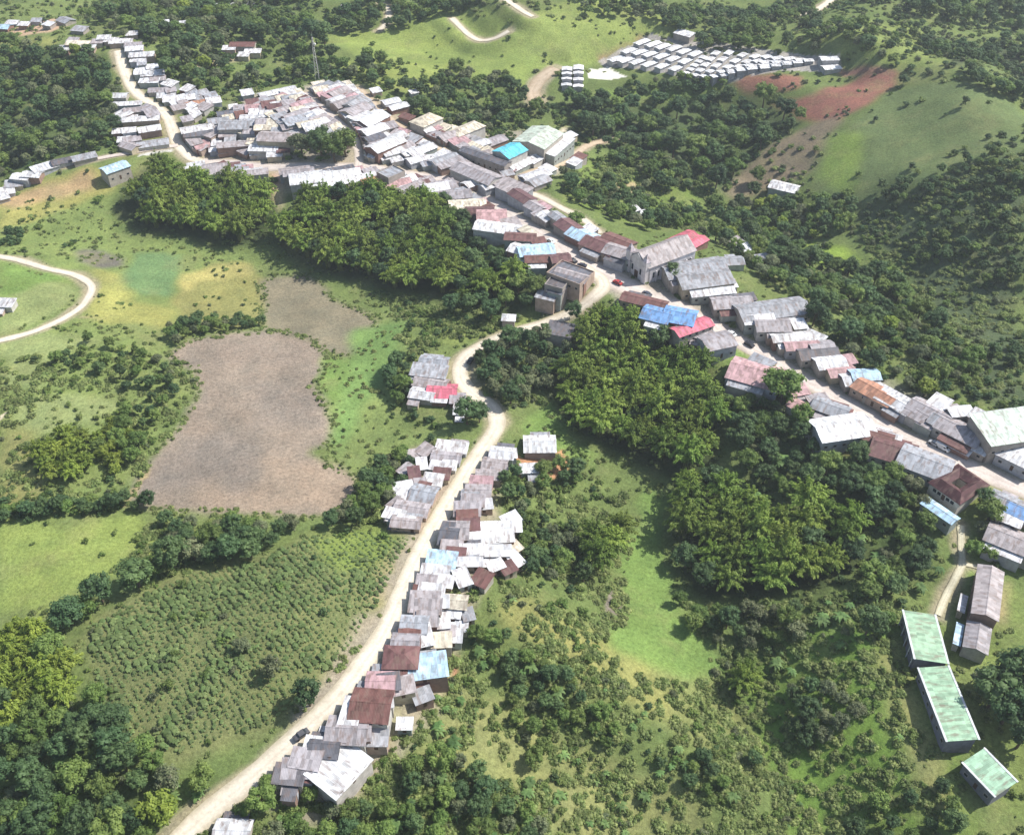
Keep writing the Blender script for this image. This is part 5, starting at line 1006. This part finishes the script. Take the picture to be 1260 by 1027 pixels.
def gn_scatter(name, pts, var, rotz, scl, protos, label, cat):
    me = bpy.data.meshes.new(name); me.vertices.add(len(pts)); me.vertices.foreach_set('co', np.asarray(pts, np.float32).ravel())
    a = me.attributes.new('variant', 'INT', 'POINT'); a.data.foreach_set('value', np.asarray(var, np.int32))
    rot_ = np.zeros((len(pts), 3), np.float32); rot_[:, 2] = rotz; a = me.attributes.new('turn', 'FLOAT_VECTOR', 'POINT'); a.data.foreach_set('vector', rot_.ravel())
    s3 = np.repeat(np.asarray(scl, np.float32)[:, None], 3, 1) * rng.uniform(.85, 1.15, (len(pts), 3)); a = me.attributes.new('size', 'FLOAT_VECTOR', 'POINT'); a.data.foreach_set('vector', s3.astype(np.float32).ravel())
    o = link(name, me); ng = bpy.data.node_groups.new(name, 'GeometryNodeTree'); ng.interface.new_socket('Geometry', in_out='INPUT', socket_type='NodeSocketGeometry'); ng.interface.new_socket('Geometry', in_out='OUTPUT', socket_type='NodeSocketGeometry')
    gi = ng.nodes.new('NodeGroupInput'); go = ng.nodes.new('NodeGroupOutput'); jn = ng.nodes.new('GeometryNodeJoinGeometry')
    def attr(nm, ty): n = ng.nodes.new('GeometryNodeInputNamedAttribute'); n.data_type = ty; n.inputs['Name'].default_value = nm; return [s for s in n.outputs if s.enabled and s.name == 'Attribute'][0]
    av, ar, as_ = attr('variant', 'INT'), attr('turn', 'FLOAT_VECTOR'), attr('size', 'FLOAT_VECTOR')
    for k, pr in enumerate(protos):
        oi = ng.nodes.new('GeometryNodeObjectInfo'); oi.inputs['Object'].default_value = pr; oi.inputs['As Instance'].default_value = True; oi.transform_space = 'ORIGINAL'
        cp = ng.nodes.new('FunctionNodeCompare'); cp.data_type = 'INT'; cp.operation = 'EQUAL'; ins = [s for s in cp.inputs if s.enabled]; ng.links.new(av, ins[0]); ins[1].default_value = k
        ip = ng.nodes.new('GeometryNodeInstanceOnPoints'); ng.links.new(gi.outputs[0], ip.inputs['Points']); ng.links.new(cp.outputs[0], ip.inputs['Selection']); ng.links.new(oi.outputs['Geometry'], ip.inputs['Instance'])
        ng.links.new(ar, ip.inputs['Rotation']); ng.links.new(as_, ip.inputs['Scale']); ng.links.new(ip.outputs[0], jn.inputs[0])
    ng.links.new(jn.outputs[0], go.inputs[0]); md = o.modifiers.new('scatter', 'NODES'); md.node_group = ng
    tag(o, label, cat, kind='stuff'); return o
# the rest of the woods: too many and too small to single out
def rest(lst, keyf, name, label, cat):
    if not lst: return
    pk = sorted({k for k in LAST if k[0] == keyf}); protos = [LAST[k] for k in pk]; vi = []
    for p in lst:
        if keyf == 'b': c = [i for i, k in enumerate(pk) if (k[1] < 4) == (p[3] == 'bamboo')]
        else: c = [i for i, k in enumerate(pk) if TREES[k[1]][4] == p[3]] or [0]
        vi.append(c[int(rng.integers(0, len(c)))])
    gn_scatter(name, [(p[0], p[1], p[5] - .1) for p in lst], vi, rng.uniform(0, 6.28, len(lst)), [p[2] for p in lst], protos, label, cat)
rest(rest_t, 't', 'distant_woodland', 'mixed green woodland covering the far hillsides', 'woodland')
rest(rest_b, 'b', 'distant_bamboo_thicket', 'feathery bamboo thicket massed behind the nearer clumps', 'thicket')

# shrubs: the largest stand alone, the rest is undergrowth
SH = []
def cover(px, dens, kinds, scale, patchy=0, ns=14, gap=.8, seed=901):
    poly = wpoly(px); lo, hi = poly.min(0), poly.max(0); n = int((hi - lo).prod() * dens)
    if n <= 0: return
    x = rng.uniform(lo[0], hi[0], n); y = rng.uniform(lo[1], hi[1], n); m = inside(x + (lattice_noise(x, y, 8, 41) - .5) * 6, y, poly)
    if patchy: m &= lattice_noise(x, y, ns, seed) + .35 * (lattice_noise(x, y, 4.5, seed + 1) - .5) > patchy
    for q in NOGO: m &= ~inside(x, y, q)
    x, y = x[m], y[m]
    if len(x) == 0: return
    m = (road_gap(x, y) > gap * scale[1]) & (house_gap(x, y) > .5); x, y = x[m], y[m]; ks = [k for k, _ in kinds]; ps = np.array([p for _, p in kinds], float); ps /= ps.sum()
    v = rng.choice(ks, len(x), p=ps); s = rng.uniform(scale[0], scale[1], len(x)) ** 1.0
    SH.append((np.stack([x, y, H(x, y)], -1), v, s))
ALL = [(-40,-30),(1300,-30),(1300,1070),(-40,1070)]
S_, L_, D_, G_, Y_, BN, BN3, HB = range(8)
sc_mix = [(S_, 4), (L_, 3), (D_, 1.5), (G_, 2), (HB, 3)]
NOGO = [wpoly(q) for q in ([(792,605),(815,612),(820,700),(830,745),(870,800),(880,835),(820,838),(775,825),(748,790),(772,760),(768,700),(785,650)],[(203,437),(235,420),(290,408),(345,407),(388,420),(403,440),(388,470),(395,495),(412,520),(403,545),(400,572),(437,583),(441,603),(425,625),(380,637),(330,634),(250,628),(158,624),(172,590),(195,550),(225,520),(243,490),(238,455)],
  [(322,345),(345,338),(372,338),(396,348),(410,370),(455,387),(468,407),(452,430),(424,438),(402,433),(383,416),(345,407),(324,405)], [(110,775),(172,738),(232,708),(330,688),(380,662),(430,655),(500,663),(462,745),(425,800),(375,855),(330,893),(280,905),(220,925),(160,910),(130,872)])]
OPEN = [wpoly(q) for q in ([(1000,215),(1030,170),(1100,110),(1180,100),(1260,140),(1260,180),(1150,220),(1050,260),(1010,250)], [(390,45),(470,35),(520,10),(640,20),(700,0),(800,50),(740,75),(690,85),(600,85),(430,65)], [(0,645),(175,635),(198,655),(185,690),(70,745),(0,755)], [(0,330),(98,350),(75,382),(0,412)], [(165,312),(225,315),(212,368),(165,360)])]
# scattered scrub over the whole land
NG0 = NOGO; NOGO = NOGO + OPEN
cover([(-40,250),(1300,250),(1300,1070),(-40,1070)], .055, [(HB, 7), (S_, 3), (L_, 1)], (.18, .65), .40, 30)
cover([(-40,-30),(1300,-30),(1300,250),(-40,250)], .018, [(HB, 4), (S_, 3), (D_, 1.5), (G_, 2), (L_, 2)], (.5, 1.3), .45, 40)
NOGO = NG0
cover([(-40,-30),(1300,-30),(1300,250),(-40,250)], .0012, [(D_, 3), (L_, 2)], (.4, 1.2)); cover([(0,400),(200,400),(200,760),(0,760)], .006, [(S_, 3), (L_, 2)], (.3, .8))
# low growth that roughens the abandoned slopes
for q, dn in (([(560,640),(740,560),(790,600),(770,760),(1000,960),(1000,1050),(440,1050),(500,900)], .18), ([(830,740),(1110,740),(1190,1050),(900,1050)], .15), ([(0,440),(240,440),(200,600),(0,640)], .10), ([(585,430),(700,405),(700,500),(605,500)], .3), ([(470,360),(660,390),(500,440)], .2),
              ([(1050,262),(1270,180),(1270,520),(1180,480),(1060,300)], .12), ([(870,280),(1100,340),(1220,490),(1060,460)], .12), ([(690,190),(880,200),(860,290),(690,240)], .12), ([(400,640),(540,530),(510,650)], .2), ([(195,635),(380,640),(230,705),(70,775)], .3), ([(230,1050),(330,940),(560,900),(700,1050)], .3), ([(470,20),(1270,-20),(1270,120),(1000,60)], .03)):
    cover(q, dn, [(HB, 12), (S_, 2), (L_, 1)], (.3, 1.0), .30, 18)
cover([(225,172),(300,118),(380,104),(430,100),(500,150),(700,165),(700,200),(600,262),(400,238),(240,212)], .05, [(L_, 3), (D_, 2)], (.5, 1.2), .45, 12)
for px, dn, kd, sl, pt in [
 ([(600,570),(700,560),(760,610),(770,660),(740,740),(745,800),(700,790),(640,740),(600,740),(640,690)], .13, sc_mix, (.5, 1.3), .30),
 ([(560,760),(600,735),(680,740),(745,780),(800,830),(880,880),(1000,960),(1000,1045),(440,1045),(470,960),(520,880)], .10, sc_mix + [(BN, 1.5)], (.4, 1.1), .40),
 ([(570,770),(620,780),(700,830),(760,890),(880,940),(930,1000),(860,980),(760,935),(690,890),(600,840)], .16, [(D_, 4), (L_, 2), (BN3, 3)], (.6, 1.3), 0),
 ([(640,590),(780,880),(640,700)], .02, sc_mix, (.5, 1), 0),
 ([(510,880),(560,860),(650,900),(760,960),(850,1045),(560,1045),(520,960)], .07, [(BN, 3), (BN3, 2), (G_, 1)], (.6, 1.1), .42),
 ([(885,465),(960,478),(1100,560),(1150,620),(1160,700),(1110,760),(1050,760),(930,620)], .10, [(BN3, 3), (L_, 3), (D_, 2)], (.6, 1.4), .25),
 ([(830,740),(1100,740),(1100,780),(1000,790),(950,870),(890,850),(840,790)], .12, sc_mix + [(BN3, 1)], (.5, 1.3), .32),
 ([(880,820),(960,800),(960,960),(1000,1045),(850,1000),(900,940)], .10, [(G_, 3), (L_, 2), (S_, 2)], (.4, 1.1), .35),
 ([(950,780),(1110,780),(1190,1045),(1000,1045)], .07, [(L_, 3), (S_, 3), (D_, 1), (BN, 1)], (.4, 1.1), .42),
 ([(1160,760),(1200,820),(1265,830),(1265,1045),(1240,1000)], .05, sc_mix, (.4, 1.0), .4),
 ([(-20,880),(60,880),(130,850),(150,910),(230,960),(300,950),(200,1060),(-20,1060)], .13, [(D_, 2), (L_, 3), (BN3, 3), (G_, 1)], (.6, 1.4), 0),
 ([(250,985),(330,940),(480,1000),(500,940),(560,900),(700,1045),(230,1045)], .12, [(L_, 3), (S_, 2), (BN3, 2), (D_, 2)], (.5, 1.3), .2),
 ([(470,800),(565,850),(560,900),(495,945),(490,900)], .06, sc_mix, (.4, .9), .3),
 ([(190,635),(380,640),(360,665),(230,700),(70,775),(60,760),(180,690)], .14, sc_mix, (.5, 1.2), .2),
 ([(-10,618),(190,612),(190,632),(0,650)], .16, [(D_, 3), (L_, 2)], (.5, 1.2), 0),
 ([(0,440),(200,430),(240,470),(180,560),(150,610),(0,620),(0,540),(150,500),(60,470)], .06, sc_mix, (.4, 1.1), .45),
 ([(200,440),(245,462),(225,520),(170,590),(160,560),(190,500)], .12, sc_mix, (.5, 1.1), .3),
 ([(0,285),(60,262),(140,240),(150,290),(60,320),(0,300)], .07, sc_mix, (.5, 1.2), .45), ([(0,280),(25,285),(25,300),(0,305)], .2, [(D_, 1)], (.9, 1.5), 0),
 ([(215,320),(320,325),(330,400),(260,405),(215,380)], .05, sc_mix, (.3, .8), .5), ([(390,340),(440,360),(470,400),(480,370),(430,345)], .08, sc_mix, (.4, 1), .35),
 ([(380,490),(410,490),(415,540),(385,550)], .05, sc_mix, (.4, .9), .4), ([(440,620),(500,560),(535,545),(510,620),(470,655),(400,650)], .13, sc_mix, (.5, 1.2), .2),
 ([(465,460),(505,435),(505,505),(550,522),(520,545),(480,500)], .13, [(D_, 2), (L_, 2)], (.6, 1.3), .15), ([(520,430),(560,400),(650,385),(690,380),(650,400),(590,425)], .12, sc_mix, (.5, 1.1), .25),
 ([(585,430),(700,405),(700,480),(640,510),(605,495)], .13, [(G_, 4), (D_, 2), (S_, 1)], (.5, 1.2), .2),
 ([(470,360),(560,385),(650,390),(520,430),(500,400)], .10, [(D_, 2), (L_, 2)], (.6, 1.2), .2), ([(640,500),(700,480),(760,570),(740,600),(690,590)], .07, [(L_, 3), (S_, 2)], (.4, 1), .4),
 ([(870,420),(960,470),(940,500),(880,470)], .07, sc_mix, (.4, 1), .4), ([(860,280),(960,300),(1070,340),(1220,490),(1265,520),(1200,510),(1060,460),(930,340)], .12, [(D_, 3), (L_, 2), (S_, 1)], (.7, 1.5), .15),
 ([(1040,260),(1270,160),(1270,520),(1190,490),(1100,350),(1050,310)], .06, [(D_, 3), (G_, 3), (S_, 2)], (.6, 1.5), .36), ([(1050,290),(1130,300),(1200,400),(1200,480),(1100,400)], .06, [(S_, 2), (L_, 3)], (.5, 1.3), .3),
 ([(690,200),(860,195),(890,250),(860,290),(700,262)], .07, sc_mix, (.6, 1.4), .35), ([(690,170),(700,240),(665,235),(660,215)], .05, sc_mix, (.6, 1.2), .4),
 ([(660,120),(1000,120),(960,180),(880,240),(700,180)], .07, [(D_, 3), (L_, 2)], (.8, 1.6), .2), ([(980,140),(1050,125),(1040,160),(1000,250),(960,240)], .05, [(G_, 3), (S_, 2)], (.5, 1.2), .4), ([(960,80),(1120,90),(1100,115),(960,130)], .04, [(D_, 2), (G_, 2)], (.6, 1.2), .45),
 ([(390,60),(560,85),(660,100),(690,120),(640,165),(500,150),(440,110)], .07, [(L_, 3), (D_, 2), (S_, 2)], (.7, 1.5), .3), ([(200,90),(440,75),(450,105),(230,120)], .07, [(D_, 2), (L_, 2)], (.8, 1.5), .2),
 ([(0,60),(130,65),(155,130),(140,190),(0,222)], .07, [(D_, 3), (L_, 2)], (.8, 1.6), .1), ([(100,10),(420,-20),(400,60),(220,100),(180,60)], .06, [(D_, 3), (L_, 2)], (.9, 1.7), .25), ([(850,50),(1000,20),(1265,-20),(1265,140),(1100,90),(1000,60)], .05, [(D_, 3), (G_, 2), (L_, 1)], (.8, 1.7), .38),
 ([(170,160),(205,148),(212,175),(165,172)], .1, sc_mix, (.5, 1.2), .2), ([(500,40),(700,20),(730,80),(640,110),(560,90)], .018, [(D_, 2), (L_, 2)], (.4, 1.1), .5), ([(235,205),(345,215),(345,238),(260,225)], .08, [(D_, 2), (L_, 3)], (.7, 1.4), .2),
 ([(250,130),(345,118),(350,160),(260,165)], .05, [(D_, 2), (L_, 3)], (.5, 1.0), .35), ([(1180,640),(1240,650),(1240,700),(1180,700)], .08, sc_mix, (.5, 1.1), .3), ([(1150,770),(1190,830),(1230,900),(1265,960),(1200,920),(1165,830)], .03, sc_mix, (.3, .8), .4),
 ([(600,640),(660,640),(680,700),(620,700)], .08, sc_mix, (.5, 1.1), .3), ([(1020,540),(1140,570),(1150,620),(1060,580)], .1, [(BN3, 2), (L_, 2)], (.6, 1.2), .2),
]: cover(px, dn * (.36 if px[0][1] > 560 else .5), kd, (sl[0] * .8, sl[1] * .85), pt)
# ragged edge of weeds round the ploughed ground
for q in NOGO[1:3]:
    for a, b_ in zip(q, np.roll(q, -1, 0)):
        n = int(np.hypot(*(b_ - a)) * 1.1); t = rng.random(n)[:, None]; P_ = a + (b_ - a) * t + rng.normal(0, 1.1, (n, 2)); SH.append((np.stack([P_[:, 0], P_[:, 1], H(P_[:, 0], P_[:, 1])], -1), rng.choice([HB, S_], n, p=[.7, .3]), rng.uniform(.15, .55, n)))
# the crop field: planted in slanting lines
poly = wpoly([(108,772),(172,735),(232,706),(330,686),(380,660),(430,652),(505,660),(490,690),(462,745),(425,800),(375,855),(330,893),(280,905),(220,925),(160,912),(128,872)])
lo, hi = poly.min(0), poly.max(0); gx, gy = np.meshgrid(np.arange(-140, 140, .95), np.arange(-140, 140, 1.8)); cc = (lo + hi) / 2
aa = math.radians(128); x = (gx * math.cos(aa) - gy * math.sin(aa) + cc[0]).ravel(); y = (gx * math.sin(aa) + gy * math.cos(aa) + cc[1]).ravel(); x = x + rng.normal(0, .24, x.shape); y = y + rng.normal(0, .24, y.shape)
m = inside(x, y, poly) & (lattice_noise(x, y, 9, 71) + .3 * rng.random(x.shape) > .20); x, y = x[m], y[m]; m = road_gap(x, y) > 1.5; x, y = x[m], y[m]
q = rng.random(len(x)) < .012; SH.append((np.stack([x, y, H(x, y)], -1)[q], rng.choice([D_, L_, G_], q.sum()), rng.uniform(.3, 1.0, q.sum())))
crop = (np.stack([x, y, H(x, y)], -1), rng.choice([0, 1], len(x), p=[.7, .3]), (.35 + .75 * lattice_noise(x, y, 7, 88) ** 1.3) * rng.uniform(.45, 1.35, len(x)))
pts = np.concatenate([s[0] for s in SH]); var = np.concatenate([s[1] for s in SH]); scl = np.concatenate([s[2] for s in SH])
u, v = pix(pts[:, 0], pts[:, 1], pts[:, 2]); m = (u > -60) & (u < 1320) & (v > -40) & (v < 1090); pts, var, scl, u, v = pts[m], var[m], scl[m], u[m], v[m]
print('undergrowth', len(pts), 'crop', len(crop[0]))
dist = np.linalg.norm(pts - np.array([0, 0, CH]), axis=1); order = np.argsort(-scl / dist); pick = []
FP = []
for i in order:
    if len(pick) >= 240: break
    if var[i] > 6 or not (0 < u[i] < 1260 and 0 < v[i] < 1027) : continue
    pick.append(i)
SHN = {S_: ('shrub', 'olive green shrub'), L_: ('shrub', 'mid green shrub'), D_: ('shrub', 'dark green shrub'), G_: ('shrub', 'dull grey-green shrub'), Y_: ('shrub', 'yellow shrub'), BN: ('plantain', 'plantain with drooping leaves'), BN3: ('plantain', 'leafy plantain group'), HB: ('shrub', 'low pale green herb patch')}
AREAS = [('inside the road bend', 640, 450), ('behind the white sheds', 680, 640), ('below the lower bamboo grove', 900, 770), ('west of the school', 1040, 850), ('below the school blocks', 1160, 990), ('on the lower slope', 720, 880), ('at the foot of the valley', 850, 1000), ('around the warehouse', 450, 1000), ('below the crop field', 180, 980), ('at the west corner', 40, 930),
         ('between the two fields', 280, 665), ('above the yellow meadow', 90, 625), ('on the west pasture', 120, 480), ('behind the field side houses', 470, 610), ('beside the road bend', 510, 490), ('below the middle bamboo grove', 560, 400), ('in the east wood', 1100, 420), ('behind the grove side houses', 1030, 580), ('beside the warehouse yard', 600, 950), ('in mid valley', 760, 720), ('near the courtyard building', 1180, 660), ('east of the school', 1240, 900)]
by = defaultdict(list)
for i in pick:
    ar = min(AREAS, key=lambda a: (a[1] - u[i]) ** 2 + (a[2] - v[i]) ** 2)[0]; by[(ar, int(var[i]))].append(i)
PM = [BUSH[0], BUSH[1], BUSH[2], BUSH[3], BUSH[4], BAN[0], BAN[1], BUSH[5]]; proto_o = {}
for (ar, k), L2 in by.items():
    L2.sort(key=lambda i: u[i])
    for n, i in enumerate(L2):
        t = SHN[k]; o = link('shrub_bush' if t[0] == 'shrub' else 'plantain_plant', PM[k]); o.location = tuple(pts[i]); o.rotation_euler = (0, 0, rng.uniform(0, 6.28)); s = float(scl[i]); o.scale = (s, s, s)
        tag(o, f'{t[1]} {ar}' if len(L2) == 1 else f'{t[1]}, {ordinal(n+1)} from left {ar}', t[0], 'shrubs and plantains among the fields'); proto_o[k] = o
keep = np.ones(len(pts), bool); keep[pick] = False; pts, var, scl = pts[keep], var[keep], scl[keep]
ks = sorted(set(int(k) for k in var)); 
for k in ks:
    if k not in proto_o:
        i = int(np.argmax((var == k) * scl)); t = SHN[k]; o = link('plantain_plant' if k in (5, 6) else 'shrub_bush', PM[k]); o.location = tuple(pts[i]); o.scale = (scl[i],) * 3; tag(o, f'{t[1]} standing apart on the slope', t[0], 'shrubs and plantains among the fields'); proto_o[k] = o
gn_scatter('undergrowth', pts, [ks.index(int(k)) for k in var], rng.uniform(0, 6.28, len(pts)), scl, [proto_o[k] for k in ks], 'mixed scrub and plantains covering slopes and field edges', 'undergrowth')
co = []
for k in (0, 1):
    o = link('crop_plant', BAN[2 + k]); w_ = np.where(crop[1] == k)[0]; i = int(w_[len(w_) // 2 if k else 10]); o.location = tuple(crop[0][i]); tag(o, ['low leafy crop plant at the field\'s south corner', 'double-headed crop plant near the field\'s middle'][k], 'crop plant'); co.append(o)
gn_scatter('crop_rows', crop[0], crop[1], rng.uniform(0, 6.28, len(crop[0])), crop[2], co, 'young crop planted in slanting lines on the slope', 'crops')

#VEG-END

# ------------------------------------------------------------------ haze
HZ = True
if HZ:
    mb = MB(); zb = float(Z[(np.abs(XX) < 900) & (YY > -100) & (YY < 1600)].min()) - 1; zt_ = max(CH, float(Z[(np.abs(XX) < 4100)].max())) + 3
    mb.box(GX[0] - 5, GX[-1] + 5, GY[0] - 5, GY[-1] + 5, min(zb, float(Z.min()) - 1), zt_)
    hm = bpy.data.materials.new('haze'); hm.use_nodes = True; hn = hm.node_tree; hn.nodes.clear(); ho = hn.nodes.new('ShaderNodeOutputMaterial'); pv = hn.nodes.new('ShaderNodeVolumePrincipled')
    pv.inputs['Color'].default_value = (.86, .92, 1, 1); pv.inputs['Density'].default_value = .00015; pv.inputs['Anisotropy'].default_value = .2; hn.links.new(pv.outputs[0], ho.inputs['Volume'])
    o = link('haze', mb.mesh('haze', hm)); tag(o, kind='stuff', label='thin pale haze lying over the whole valley', cat='haze')

# ------------------------------------------------------------------ light
w = bpy.data.worlds.new('World'); sc.world = w; w.use_nodes = True; wn = w.node_tree
bg = wn.nodes['Background']; sky = wn.nodes.new('ShaderNodeTexSky'); sky.sky_type = 'NISHITA'; sky.sun_disc = False
SV = Vector((.80, .22, .98)).normalized(); el = math.asin(SV.z); az = math.atan2(SV.x, SV.y)
sky.sun_elevation = el; sky.sun_rotation = az; sky.air_density = 1.2; sky.dust_density = 1.5
wn.links.new(sky.outputs[0], bg.inputs[0]); bg.inputs[1].default_value = .095
sd = bpy.data.lights.new('sun', 'SUN'); sd.energy = 4.4; sd.angle = math.radians(.55); sd.color = (1, .965, .90)
so = bpy.data.objects.new('sun', sd); COL.objects.link(so); so.rotation_euler = SV.to_track_quat('Z', 'Y').to_euler(); so.location = (0, 0, 400)
sc.view_settings.view_transform = 'Standard'; sc.view_settings.look = 'None'; sc.view_settings.gamma = 1; sc.view_settings.exposure = .62
sc.cycles.max_bounces = 5; sc.cycles.diffuse_bounces = 2; sc.cycles.transmission_bounces = 3; sc.cycles.glossy_bounces = 2; sc.cycles.use_denoising = True
